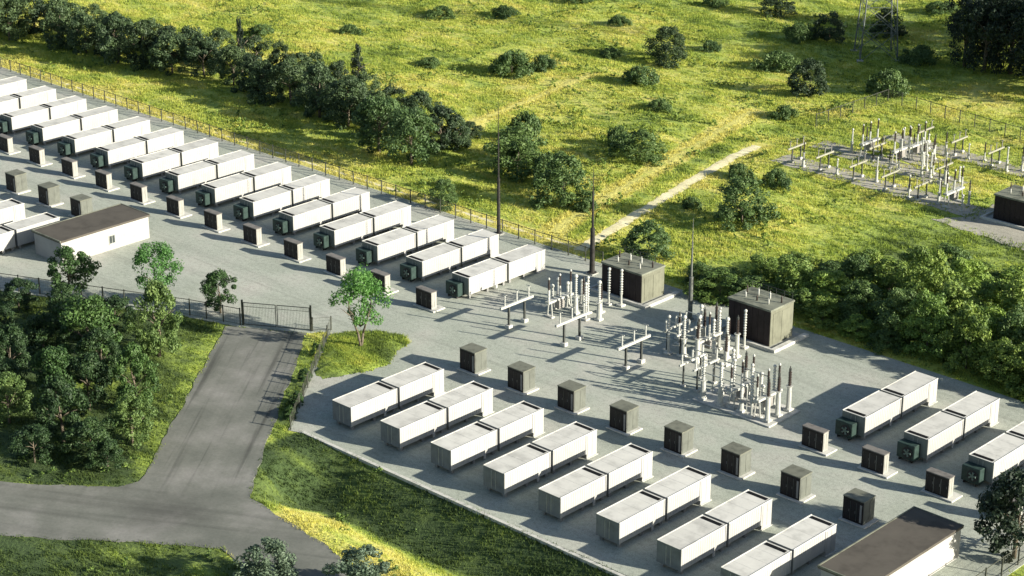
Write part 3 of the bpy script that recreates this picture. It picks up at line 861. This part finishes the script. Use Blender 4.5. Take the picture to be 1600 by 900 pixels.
mast(3.2, 9.9, 13.2, 0.33, M['mast'], 'darkest thick lightning mast near the sandy path corner')
mast(20.4, 6.7, 12.0, 0.27, M['mast_grey'], 'grey lightning mast standing between the two transformer houses')

def pylon():
    x, y = -27.0, 113.0
    root = empty('transmission_tower', (x, y, hz(x, y)-0.2), R(43.4)); tag(root, 'grey steel lattice transmission tower in the far meadow', 'pylon')
    H = 36.0; B = 3.0; T = 0.75; Hn = 26.0
    def c(s, t, z):
        w = B+(T-B)*min(z/Hn, 1.0); return (s*w, t*w, z)
    for s in (-1, 1):
        for t in (-1, 1):
            MB().tube(c(s, t, 0), c(s, t, H), 0.13, 0.08, n=5).build('leg', M['pylon'], root)
            box('footing', M['concrete_mid'], root, s*B-0.5, t*B-0.5, -0.6, s*B+0.5, t*B+0.5, 0.3)
    zs = [0.0]; st = 4.6
    while zs[-1]+st < H: zs.append(zs[-1]+st); st = max(1.5, st*0.87)
    zs.append(H)
    faces_ = [((-1,-1),(1,-1)), ((1,-1),(1,1)), ((1,1),(-1,1)), ((-1,1),(-1,-1))]
    for (a_, b_) in faces_:
        m = MB()
        for z0, z1 in zip(zs[:-1], zs[1:]):
            m.tube(c(*a_, z0), c(*b_, z1), 0.055, n=4); m.tube(c(*b_, z0), c(*a_, z1), 0.055, n=4); m.tube(c(*a_, z1), c(*b_, z1), 0.05, n=4)
        m.build('lattice_bracing', M['pylon'], root)
    for z, l in ((27.0, 6.0), (31.0, 5.0), (35.0, 3.6)):
        m = MB()
        for s in (-1, 1):
            for t in (-1, 1):
                m.tube((s*0.7, t*0.7, z), (s*l, 0, z+0.3), 0.06, n=4)
            m.tube((s*0.7, 0, z+1.2), (s*l, 0, z+0.3), 0.05, n=4)
        ar = m.build('cross_arm', M['pylon'], root)
        for s in (-1, 1): MB().lathe(s*l, 0, [(0.02, z+0.3), (0.12, z-0.2), (0.12, z-1.2), (0.02, z-1.5)], 8).build('insulator_string', M['porcelain_d'], ar)
    return root
pylon()

# ------------------------------------------------------------------ fences and gate
post_me = {}
def fence(name, pts, step, h, label, wires=0.24, mat='fence', rail=0.042, terrain=False):
    root = empty(name, (pts[0][0], pts[0][1], 0)); tag(root, label, 'fence')
    O = Vector((pts[0][0], pts[0][1], 0))
    if h not in post_me:
        o0 = MB().tube((0, 0, -0.25), (0, 0, h+0.12), 0.075, n=6).build('post', M[mat]); post_me[h] = o0.data
        bpy.data.objects.remove(o0)
    rl = MB(); ms = MB()
    for a_, b_ in zip(pts[:-1], pts[1:]):
        p = Vector((a_[0], a_[1], 0)); q = Vector((b_[0], b_[1], 0))
        if terrain: p.z = hz(p.x, p.y); q.z = hz(q.x, q.y)
        n = max(1, round((q-p).length/step))
        for k in range(n+1):
            if k == n and b_ is not pts[-1]: continue
            c = p.lerp(q, k/n)
            o = bpy.data.objects.new('post', post_me[h]); COL.objects.link(o); o.parent = root
            o.location = c-O
            o.rotation_euler = (random.uniform(-.012, .012), random.uniform(-.012, .012), random.uniform(0, 6))
        rl.tube(p-O+Vector((0, 0, h)), q-O+Vector((0, 0, h)), rail, n=5)
        rl.tube(p-O+Vector((0, 0, 0.12)), q-O+Vector((0, 0, 0.12)), 0.02, n=4)
        L_ = (q-p).length; d = (q-p)/L_
        k = 0.0
        while k < L_:
            c = p+d*k-O
            ms.tube(c+Vector((0, 0, 0.1)), c+Vector((0, 0, h)), 0.006, n=3, cap=False); k += wires
        for z in (0.45, 0.8, 1.15, 1.5):
            if z < h-0.1: ms.tube(p-O+Vector((0, 0, z)), q-O+Vector((0, 0, z)), 0.007, n=3, cap=False)
    rl.build('rail', M[mat], root)
    ms.build('wire_mesh', M[mat], root)
    return root
fence('wire_fence', [(-150, 13.2), (-117.7, 12.95), (-60.0, 12.75), (-22, 12.6), (2.6, 12.5)], 2.7, 1.75, 'long dark wire fence along the meadow side of the yard')
fence('wire_fence', [(-7.55, -24.0), (-6.3, -22.4), (0.2, -30.4), (9.6, -42.0)], 2.5, 1.5, 'overgrown wire fence running from the gate down beside the access road', wires=0.16, rail=0.016)
fence('wire_fence', [(-14.6, -28.3), (-20.8, -30.4), (-43.2, -40.4), (-70, -52.2)], 2.6, 1.9, 'wire fence between the shed yard and the grove')
fence('wire_fence', [(75.2, -41.0), (75.2, -6.0)], 2.6, 1.8, 'wire fence at the yard corner beside the shading tree')
fence('wire_fence', [(-12.2, 76.0), (-11.0, 92.5), (10, 90.4), (36, 87.5)], 2.6, 1.9, 'dark wire fence behind the far meadow substation', terrain=True)

def gate():
    a_ = Vector((-14.34, -28.15, 0)); b_ = Vector((-7.65, -24.1, 0))
    root = empty('double_gate', a_, math.atan2((b_-a_).y, (b_-a_).x)); tag(root, 'dark steel double gate closing the access road', 'gate')
    L_ = (b_-a_).length; h = 2.75
    for x in (0, L_): MB().box(x-0.09, -0.09, -0.1, x+0.09, 0.09, h+0.25).build('gate_post', M['fence'], root)
    for s in range(2):
        x0 = 0.14+s*(L_/2-0.04); x1 = x0+L_/2-0.22
        m = MB()
        for z in (0.15, h-0.05): m.tube((x0, 0, z), (x1, 0, z), 0.045, n=5)
        for x in (x0, x1): m.tube((x, 0, 0.15), (x, 0, h-0.05), 0.05, n=5)
        m.tube((x0, 0, h*0.82), (x1, 0, h*0.82), 0.025, n=5)
        lf = m.build('gate_leaf', M['fence'], root)
        b = MB(); k = x0+0.16
        while k < x1: b.tube((k, 0, 0.15), (k, 0, h-0.05), 0.012, n=4, cap=False); k += 0.17
        b.build('bars', M['fence'], lf)
    return root
gate()

# ------------------------------------------------------------------ vegetation
def leaf_cloud(n_clump, per, rad, hgt, zlo, size, seed, shape='round', sparse=1.0):
    r = np.random.default_rng(seed)
    C = []; S = []
    for k in range(n_clump):
        u = r.random()
        th = r.random()*2*np.pi
        t = r.random()**(1.25 if shape == 'dome' else 0.75)
        z = zlo + (hgt-zlo)*t
        rel = (z-zlo)/(hgt-zlo)
        if shape == 'round': prof = np.sqrt(max(0.0, 1-(2*rel-0.86)**2*0.80))
        elif shape == 'dome': prof = np.sqrt(max(0.03, 1-rel**2))
        elif shape == 'cone': prof = 0.25+0.85*(1-rel)
        else: prof = 0.45+0.55*np.sin(np.pi*min(1, rel*0.85+0.12))
        rr = rad*prof*(0.45+0.55*np.sqrt(u))*(1+0.22*np.sin(3*th+seed)+0.12*np.sin(5*th+2*seed))
        C.append((rr*np.cos(th)*0.9, rr*np.sin(th)*0.9, z)); S.append(rad*(0.16+0.17*r.random()))
    C = np.array(C); S = np.array(S)
    idx = np.repeat(np.arange(n_clump), per)
    d = r.normal(size=(len(idx), 3)); d /= np.linalg.norm(d, axis=1)[:, None]
    q = (0.55+0.45*r.random(len(idx)))[:, None]
    P = C[idx] + d*q*S[idx][:, None]*np.array([1, 1, 0.8])
    P[:, 2] = np.maximum(P[:, 2], 0.06)
    nrm = d*0.8 + r.normal(size=d.shape)*0.55 + np.array([0, 0, 0.25]); nrm /= np.linalg.norm(nrm, axis=1)[:, None]
    a = np.cross(nrm, r.normal(size=d.shape)); a /= np.linalg.norm(a, axis=1)[:, None]
    b = np.cross(nrm, a)
    s = (size*(0.6+0.8*r.random(len(idx))))[:, None]
    V = np.stack([P-a*s, P-b*s*0.55, P+a*s, P+b*s*0.55], 1).reshape(-1, 3)
    return V
def quad_mesh(name, V, mat, lush=None):
    me = bpy.data.meshes.new(name)
    n = len(V)//4
    me.vertices.add(len(V)); me.vertices.foreach_set('co', V.astype(np.float32).ravel())
    me.loops.add(n*4); me.loops.foreach_set('vertex_index', np.arange(n*4))
    me.polygons.add(n); me.polygons.foreach_set('loop_start', np.arange(n)*4)
    me.update(calc_edges=True)
    me.materials.append(mat)
    return me
TR, TH = 2.7, 5.6                                        # size every prototype is modelled at
CR = {}
CR['tree'] = [quad_mesh('tree_crown', leaf_cloud(52, 130, TR, TH, 0.9, 0.132, 20+s), M['leaf_dark']) for s in range(6)]
CR['bush'] = [quad_mesh('bush_crown', leaf_cloud(60, 130, TR, TH, 0.3, 0.132, 40+s, 'dome'), M['leaf_scrub']) for s in range(6)]
CR['full'] = [quad_mesh('full_crown', leaf_cloud(60, 130, TR, TH, 0.45, 0.132, 90+s), M['leaf_dark']) for s in range(5)]
CR['low'] = [quad_mesh('low_crown', leaf_cloud(54, 95, TR, 2.0, 0.2, 0.125, 50+s, 'dome'), M['leaf_scrub']) for s in range(4)]
CR['airy'] = [quad_mesh('airy_crown', leaf_cloud(64, 90, TR*0.92, TH, 1.75, 0.10, 60+s, 'egg'), M['leaf_bright']) for s in range(3)]
CR['cone'] = [quad_mesh('conifer_crown', leaf_cloud(44, 60, TR, TH, 0.4, 0.16, 70+s, 'cone'), M['leaf_forest']) for s in range(2)]
CR['big'] = [quad_mesh('wood_crown', leaf_cloud(80, 70, TR, TH, 0.5, 0.115, 80+s), M['leaf_forest']) for s in range(3)]
def trunk_mesh(seed, fork=False):
    r = random.Random(seed)
    m = MB()
    top = Vector((r.uniform(-.3, .3), r.uniform(-.3, .3), TH*0.72))
    mid = Vector((r.uniform(-.15, .15), r.uniform(-.15, .15), TH*0.36))
    if fork:
        for s in (-1, 1):
            m.tube((0, 0, -0.2), (s*0.18, s*0.1, TH*0.2), 0.12, 0.09, 7); m.tube((s*0.18, s*0.1, TH*0.2), (s*0.75, s*0.4, TH*0.55), 0.09, 0.05, 6)
            m.tube((s*0.75, s*0.4, TH*0.55), (s*0.9, s*0.2, TH*0.8), 0.05, 0.02, 5)
    else:
        m.tube((0, 0, -0.25), mid, 0.17, 0.12, 8); m.tube(mid, top, 0.12, 0.04, 7)
    for k in range(6):
        a_ = k*1.05+r.uniform(0, 0.5); z = TH*r.uniform(0.26, 0.55)
        s = Vector((mid.x*z/mid.z if z < mid.z else mid.x, mid.y, z)) if not fork else Vector((0, 0, TH*0.3))
        e = s+Vector((math.cos(a_)*1.5, math.sin(a_)*1.5, r.uniform(0.7, 1.5)))
        m.tube(s, s.lerp(e, 0.5)+Vector((0, 0, 0.12)), 0.06, 0.045, 5); m.tube(s.lerp(e, 0.5)+Vector((0, 0, 0.12)), e, 0.045, 0.015, 5)
    o = m.build('trunk', M['bark'], smooth=True); me = o.data; bpy.data.objects.remove(o)
    return me
TRK = [trunk_mesh(s) for s in range(4)]
TRF = trunk_mesh(9, True)
def veg(name, kind, x, y, h, r, mat, label, cat, group=None, fork=False, z=None):
    zz = hz(x, y) if z is None else z
    root = empty(name, (x, y, zz), random.uniform(0, 6.28)); tag(root, label, cat, group)
    sc = (r/TR*1.08, r/TR*1.08*random.uniform(0.92, 1.1), h/TH)
    t = bpy.data.objects.new('trunk' if cat == 'tree' else 'stem', TRF if fork else random.choice(TRK)); COL.objects.link(t); t.parent = root
    if kind == 'low': sc = (sc[0], sc[1], h/2.0)
    q = h/TH*(0.95 if cat == 'tree' else 0.62)
    t.scale = (q, q, q)
    c = bpy.data.objects.new('crown', random.choice(CR[kind])); COL.objects.link(c); c.parent = root
    c.scale = sc
    c.material_slots[0].link = 'OBJECT'; c.material_slots[0].material = M[mat]
    return root

HEDGE = [(-137.04, 23.86, 9.3, 3.7), (-138.19, 29.66, 8.7, 3.21), (-127.5, 27.28, 8.2, 3.13), (-121.17, 27.79, 7.8, 3.1), (-122.84, 32.79, 5.9, 2.62), (-111.74, 27.14, 7.8, 3.14), (-107.28, 28.77, 7.7, 3.02), (-115.9, 36.59, 5.6, 2.6), (-100.15, 28.9, 7.4, 2.98), (-104.78, 36.34, 6.3, 2.8), (-95.4, 31.4, 6.8, 2.97), (-99.96, 38.27, 6.2, 2.53), (-88.56, 31.5, 7.5, 2.54), (-93.03, 39.68, 5.7, 2.76), (-78.43, 29.29, 7.3, 2.85), (-87.32, 40.04, 5.6, 2.48), (-74.41, 30.81, 7.3, 2.93), (-78.37, 38.72, 5.5, 2.67), (-66.46, 29.42, 7.7, 3.06), (-72.99, 39.07, 5.4, 2.4), (-59.95, 29.12, 7.6, 3.02), (-64.95, 37.5, 5.8, 2.64), (-57.56, 35.66, 5.7, 2.77), (-51.21, 35.27, 6.6, 2.73), (-42.91, 30.88, 6.9, 2.74), (-41.92, 33.01, 4.8, 2.22), (-44.14, 37.8, 2.8, 1.62), (-149.48, 30.9, 6.7, 3.29), (-83.1, 31.0, 6.0, 2.91), (-85.16, 42.08, 4.6, 1.98), (-52.8, 28.6, 6.4, 2.68), (-134.72, 38.83, 4.4, 2.71),
         (-144.0, 24.0, 8.8, 3.4), (-131.5, 31.5, 7.4, 2.9), (-116.5, 30.0, 7.0, 2.9), (-104.0, 31.5, 6.6, 2.8), (-70.5, 33.6, 6.4, 2.7), (-62.8, 32.4, 6.4, 2.7)]
for x, y, h, r in HEDGE:
    veg('hedge_tree', random.choice(('bush', 'bush', 'full')), x, y, h*random.uniform(0.78, 1.0), r*random.uniform(0.88, 1.1), random.choice(('leaf_dark', 'leaf_belt', 'leaf_belt')), 'dark green tree in the dense belt beyond the meadow fence', 'tree', 'trees of the dark belt')
for x, y, h, r in ((-48.3, 24.2, 7.6, 3.4), (-41.0, 23.2, 7.6, 3.5)):
    veg('broadleaf_tree', 'full', x, y, h, r, 'leaf_mid', 'lighter green round tree at the meadow end of the dark belt', 'tree', 'lighter trees at the end of the belt')
veg('cypress', 'cone', -74.7, 44.6, 6.4, 1.3, 'leaf_forest', 'narrow blue-green columnar tree rising behind the dark belt', 'tree')
veg('cypress', 'cone', -92.0, 36.0, 9.0, 0.9, 'leaf_forest', 'thin almost black columnar tree inside the dark belt', 'tree')
for x, y, h, r, kind, mt, lb in (
    (-28.9, 31.4, 6.5, 4.5, 'bush', 'leaf_mid', 'wide light green bush behind the tall black mast'),
    (-15.9, 26.0, 6.4, 3.2, 'bush', 'leaf_mid', 'rounded bush between the tall black mast and the worn grass track'),
    (-20.2, 46.4, 4.1, 3.2, 'bush', 'leaf_mid', 'bush on the meadow beside the worn grass track'),
    (-26.5, 14.9, 3.4, 1.9, 'bush', 'leaf_mid', 'small bush growing through the meadow fence'),
    (-49.9, 88.2, 5.5, 3.2, 'bush', 'leaf_dark', 'dark solitary bush in the open middle meadow'),
    (-38.0, 115.8, 4.6, 2.5, 'bush', 'leaf_dark', 'dark round bush in the far meadow left of the steel pylon'),
    (-22.3, 88.5, 5.2, 3.0, 'bush', 'leaf_dark', 'dark bush in front of the steel pylon'),
    (-55.2, 124.9, 4.2, 3.0, 'bush', 'leaf_dark', 'dark bush far back in the meadow beyond all others'),
    (-32.3, 124.0, 4.6, 2.7, 'bush', 'leaf_dark', 'dark bush directly behind the steel pylon'),
    (5.5, 35.6, 5.9, 3.5, 'bush', 'leaf_mid', 'big solitary bush casting a long shadow beside the sandy path'),
    (5.0, 18.1, 4.5, 2.6, 'bush', 'leaf_mid', 'bush standing right behind the transformer house at the sandy path')):
    veg('meadow_bush', kind, x, y, h, r, mt, lb, 'bush')
LOW = [(-62.63, 65.89, 3.2, 3.2), (-43.97, 74.63, 2.4, 2.7), (-41.49, 112.5, 2.5, 2.63), (-34.79, 97.31, 2.6, 3.02), (-13.32, 96.44, 3.0, 2.89), (-19.16, 113.64, 2.5, 2.78), (-17.96, 76.15, 1.6, 2.0), (-38.57, 43.06, 3.6, 2.25), (-26.19, 48.68, 2.3, 1.78), (-48.95, 98.24, 1.6, 1.5), (-96.5, 84.05, 1.6, 2.6), (-88.49, 91.63, 1.6, 2.2), (-66.87, 122.77, 1.5, 2.2), (-34.74, 144.3, 1.6, 2.7), (-85.38, 107.2, 1.7, 2.2), (-33.0, 36.0, 3.4, 2.4), (-22.5, 30.5, 3.8, 2.4), (-60.0, 70.0, 2.0, 2.2), (-6.0, 50.0, 1.6, 1.7), (-12.0, 26.0, 1.5, 1.5), (-3.0, 36.0, 1.3, 1.3), (0.0, 50.0, 2.0, 2.0), (-75, 60, 1.3, 1.8), (-110, 55, 1.5, 2.0), (-70, 100, 1.4, 1.9), (-58, 84, 1.2, 1.6), (-33, 66, 1.3, 1.8), (-100, 66, 1.3, 1.9)]
for x, y, h, r in LOW:
    veg('low_bush', 'low', x, y, h, r, 'leaf_mid', 'low spreading green bush scattered on the meadow', 'bush', 'low bushes on the meadow')
for x, y, h, r in ((-11.9, 115.0, 10.0, 3.2), (-7.8, 114.0, 15.5, 4.2), (-4.0, 115.2, 16.9, 4.6), (0.3, 114.5, 16.8, 4.5), (-13.3, 125.5, 14.5, 4.4), (-20.5, 129.5, 7.5, 3.0), (-3.8, 124.0, 15.3, 4.7), (-16.5, 138.9, 15.0, 4.8), (-9.0, 119.5, 15.5, 4.4), (4.5, 112.0, 15.0, 4.4), (2.5, 119.0, 16.0, 4.4), (-20.0, 136.0, 11.0, 3.6), (-10.0, 133.0, 15.0, 4.6), (8.5, 110.0, 14.0, 4.2)):
    veg('wood_tree', 'big', x, y, min(h, 12.0), r, 'leaf_forest', 'tall dark tree of the small wood behind the far substation', 'tree', 'trees of the small dark wood')
SCRUB = [(18.44, 14.6, 4.7, 2.9), (21.93, 15.94, 3.5, 2.17), (24.51, 19.71, 6.2, 3.27), (29.09, 20.08, 6.1, 3.23), (19.13, 21.45, 3.2, 2.59), (34.1, 19.66, 5.3, 3.18), (31.86, 15.6, 3.4, 2.2), (36.7, 15.2, 3.2, 2.0), (33.23, 26.63, 7.3, 3.26), (39.96, 18.0, 6.0, 3.11), (38.98, 24.28, 7.6, 3.18), (44.36, 17.0, 6.2, 2.9), (44.48, 22.04, 7.4, 3.46), (40.72, 14.9, 2.8, 1.6), (49.57, 16.4, 6.5, 2.9), (49.74, 19.89, 8.0, 3.04), (53.88, 15.6, 6.0, 2.5), (53.93, 19.9, 7.2, 3.0), (57.65, 15.4, 6.0, 2.5), (45.15, 30.11, 6.1, 3.18), (50.91, 25.71, 7.4, 3.09), (35.83, 34.48, 5.5, 2.94), (38.5, 37.0, 4.7, 2.94), (42.73, 38.28, 4.7, 2.92), (27.74, 29.59, 4.0, 2.59), (25.05, 27.05, 3.6, 2.22), (30.92, 35.4, 4.0, 2.24), (57.52, 20.0, 7.1, 2.96), (21.16, 26.17, 2.4, 2.24),
         (29.5, 25.0, 4.6, 2.5), (47.0, 26.5, 6.6, 2.9), (40.5, 30.0, 6.0, 2.9), (62.0, 16.5, 6.4, 2.8), (55.8, 26.0, 7.0, 3.0), (50.2, 32.5, 5.6, 2.8), (34.5, 30.6, 4.8, 2.5), (28.2, 16.6, 3.2, 2.0), (14.5, 15.8, 2.8, 1.8), (45.5, 34.5, 4.8, 2.6), (66, 17, 6.5, 2.8)]
for k, (x, y, h, r) in enumerate(SCRUB):
    veg('scrub_bush', 'bush', x, y, h*random.uniform(0.62, 1.1), r*random.uniform(0.85, 1.15), ('leaf_scrub', 'leaf_mid', 'leaf_scrub', 'leaf_lime')[k % 4], *(('low leafy bush at the gravel edge of the scrub bank', 'bush', 'edge bushes of the scrub bank') if y < 17.5 else ('tall leafy bush deep in the scrub bank behind the yard', 'bush', 'inner bushes of the scrub bank')))
GROVE = [(-36.11, -42.4, 3.5, 2.15), (-29.87, -48.26, 3.7, 1.73), (-19.38, -54.49, 5.7, 2.3), (-22.51, -48.42, 4.4, 2.71), (-17.68, -46.16, 7.2, 3.5), (-10.85, -54.95, 6.6, 2.88), (-13.91, -40.0, 7.3, 2.4), (-21.8, -39.8, 4.5, 2.78), (-11.8, -59.95, 5.2, 2.21), (-4.31, -58.8, 5.8, 2.78), (-8.53, -52.76, 5.9, 2.72), (-5.05, -49.6, 5.9, 2.3), (1.0, -54.6, 4.8, 2.3), (1.0, -59.4, 4.5, 2.5), (-2.6, -63.3, 4.0, 2.3), (3.6, -59.4, 2.8, 1.8), (-26.0, -43.5, 4.6, 2.4), (-24.5, -53.5, 5.0, 2.4), (-16.0, -58.0, 5.2, 2.3), (-30.5, -40.2, 3.6, 2.0), (-13.5, -47.5, 5.4, 2.5)]
for x, y, h, r in GROVE:
    veg('grove_tree', random.choice(('tree', 'full')), x, y, h*random.uniform(0.9, 1.12), r*random.uniform(0.72, 0.95), random.choice(('leaf_grove', 'leaf_grove', 'leaf_mid', 'leaf_deep')), 'green broadleaf tree of the dense grove beside the access road', 'tree', 'trees of the roadside grove')
veg('young_tree', 'tree', -35.0, -36.4, 5.6, 2.5, 'leaf_grove', 'dark green tree in front of the white shed by the grove', 'tree', z=0)
veg('young_tree', 'airy', -25.4, -31.4, 7.2, 2.5, 'leaf_bright', 'airy bright green young tree at the wire fence above the grove', 'tree', z=0)
veg('young_tree', 'tree', -18.9, -27.6, 4.8, 1.85, 'leaf_grove', 'small round dark tree just inside the gate', 'tree', z=0)
veg('young_tree', 'airy', -0.2, -23.6, 8.2, 2.9, 'leaf_bright', 'bright green forked young tree on the grass island', 'tree', fork=True, z=0.2)
veg('roadside_bush', 'bush', 31.6, -63.4, 4.4, 2.7, 'leaf_grey', 'grey-green bush at the verge lawn corner of the road', 'bush')
veg('roadside_bush', 'bush', 38.4, -59.2, 4.6, 2.9, 'leaf_grey', 'wide grey-green bush at the foot of the dry swale bank', 'bush')
veg('corner_tree', 'full', 74.3, -15.9, 7.9, 3.3, 'leaf_forest', 'dark tree at the yard corner shading the white shed', 'tree', z=0)
for x, y in ((5.3, -37.6), (7.4, -40.3), (-2.6, -28.0), (1.6, -33.3)):
    veg('fence_weed', 'bush', x+0.2, y, 1.3, 0.7, 'leaf_grove', 'small weed bush grown into the overgrown roadside fence', 'bush', 'weed bushes at the roadside fence', z=0)

# ------------------------------------------------------------------ grass blades and meadow weeds
def in_view(x, y, pad=0.06):
    th = R(21.664); s, c = math.sin(th), math.cos(th)
    az = R(43.39)
    dx = x-150.0; dy = y+159.0
    rx = dx*math.cos(az)+dy*math.sin(az); fy = -dx*math.sin(az)+dy*math.cos(az)
    yy = fy*s - 87.0*c; zz = fy*c + 87.0*s
    f = 72.16/36.0
    u = f*rx/zz; v = f*yy/zz
    return (np.abs(u) < 0.5+pad) & (np.abs(v) < 0.281+pad)
def grass(name, n, hmin, hmax, w, blades, region, label, only=None):
    x = rng.uniform(region[0], region[1], n); y = rng.uniform(region[2], region[3], n)
    k = in_view(x, y); x, y = x[k], y[k]
    if only: ok = sdist(only, x, y) < 0.05
    else: ok = (sdist(PAD, x, y) > 0.05) & (sdist(ROAD, x, y) > -0.15)
    for P in FARPADS: ok &= sdist(P, x, y) > rng.uniform(-2.2, 0.3, len(x))
    ok &= segdist(TRACK, x, y, False) > 0.7+rng.uniform(-.15, .3, len(x))
    ok &= segdist(TRACK2, x, y, False) > 0.5+rng.uniform(-.3, .3, len(x))
    ok &= segdist(TRACK4, x, y, False) > 0.3+rng.uniform(-.3, .3, len(x))
    x, y = x[ok], y[ok]
    patch = vnoise(x/3.2, y/3.2)*0.6+vnoise(x/1.1+30, y/1.1)*0.4
    ok = rng.random(len(x)) < np.clip(patch*2.2-0.25, 0.12, 1)
    x, y, patch = x[ok], y[ok], patch[ok]
    z = height(x, y); lu = lushness(x, y)
    if only: z = np.clip(-sdist(only, x, y)*0.12, 0.0, 0.22)
    X = np.repeat(x, blades); Y = np.repeat(y, blades); Z = np.repeat(z, blades); Lu = np.repeat(lu, blades); Pt = np.repeat(patch, blades)
    m = len(X)
    X = X+rng.normal(0, 0.14, m); Y = Y+rng.normal(0, 0.14, m)
    a = rng.uniform(0, 2*np.pi, m)
    hh = rng.uniform(hmin, hmax, m)*(0.5+1.0*Pt)
    lawn = (Y < -20)
    hh = np.where(lawn, hh*0.55, hh)
    ww = w*rng.uniform(0.6, 1.3, m)
    lx = rng.normal(0, 0.35, m)*hh; ly = rng.normal(0, 0.35, m)*hh
    V = np.empty((m, 3, 3))
    V[:, 0] = np.stack([X-np.cos(a)*ww, Y-np.sin(a)*ww, Z-0.03], -1)
    V[:, 1] = np.stack([X+np.cos(a)*ww, Y+np.sin(a)*ww, Z-0.03], -1)
    V[:, 2] = np.stack([X+lx, Y+ly, Z+hh], -1)
    V = V.reshape(-1, 3)
    me = bpy.data.meshes.new(name)
    me.vertices.add(len(V)); me.vertices.foreach_set('co', V.astype(np.float32).ravel())
    me.loops.add(m*3); me.loops.foreach_set('vertex_index', np.arange(m*3))
    me.polygons.add(m); me.polygons.foreach_set('loop_start', np.arange(m)*3)
    me.update(calc_edges=True)
    at = me.attributes.new('lush', 'FLOAT', 'POINT'); at.data.foreach_set('value', np.repeat(Lu+rng.normal(0, 0.07, m), 3))
    me.materials.append(M['blade'])
    o = bpy.data.objects.new(name, me); COL.objects.link(o)
    tag(o, label, 'grass', kind='stuff')
    return m
grass('meadow_grass', 330000, 0.12, 0.36, 0.07, 4, (-165, 70, 12, 165), 'tall yellow-green meadow grass beyond the yard')
grass('verge_grass', 160000, 0.2, 0.5, 0.05, 4, (-60, 85, -100, -18), 'green grass on the verges, swale and grove floor')
grass('island_grass', 9000, 0.2, 0.4, 0.05, 4, (-7, 6, -33, -17), 'bright green grass on the small island by the gate', ISLAND)

def weeds(name, n, region, label):
    x = rng.uniform(region[0], region[1], n); y = rng.uniform(region[2], region[3], n)
    ok = in_view(x, y) & (sdist(PAD, x, y) > 0.8) & (sdist(ROAD, x, y) > 0.7) & (segdist(TRACK, x, y, False) > 1.4) & (segdist(TRACK2, x, y, False) > 1.2)
    for P in FARPADS: ok &= sdist(P, x, y) > 0.4
    d = vnoise(x/9+5, y/9+2)*0.7+vnoise(x/3, y/3)*0.3
    ok &= rng.random(n) < np.clip((d-0.42)*3.2, 0.02, 1)
    x, y = x[ok], y[ok]; z = height(x, y)
    base = [leaf_cloud(5, 11, 0.55, 0.75, 0.12, 0.12, 300+s, 'dome') for s in range(6)]
    out = []
    for k in range(len(x)):
        s = random.uniform(0.5, 1.5)
        B = base[k % 6]*np.array([s, s, s*random.uniform(0.6, 1.1)])
        a = random.uniform(0, 6.28); c, si = math.cos(a), math.sin(a)
        B = np.stack([B[:, 0]*c-B[:, 1]*si, B[:, 0]*si+B[:, 1]*c, B[:, 2]], -1)
        out.append(B+np.array([x[k], y[k], z[k]-0.04]))
    me = quad_mesh(name, np.concatenate(out), M['leaf_scrub'])
    o = bpy.data.objects.new(name, me); COL.objects.link(o)
    tag(o, label, 'weeds', kind='stuff')
weeds('meadow_weeds', 9000, (-165, 75, 14, 165), 'low leafy weeds scattered through the meadow')
weeds('verge_weeds', 1500, (-50, 85, -100, -18), 'low leafy weeds on the verges and grove floor')
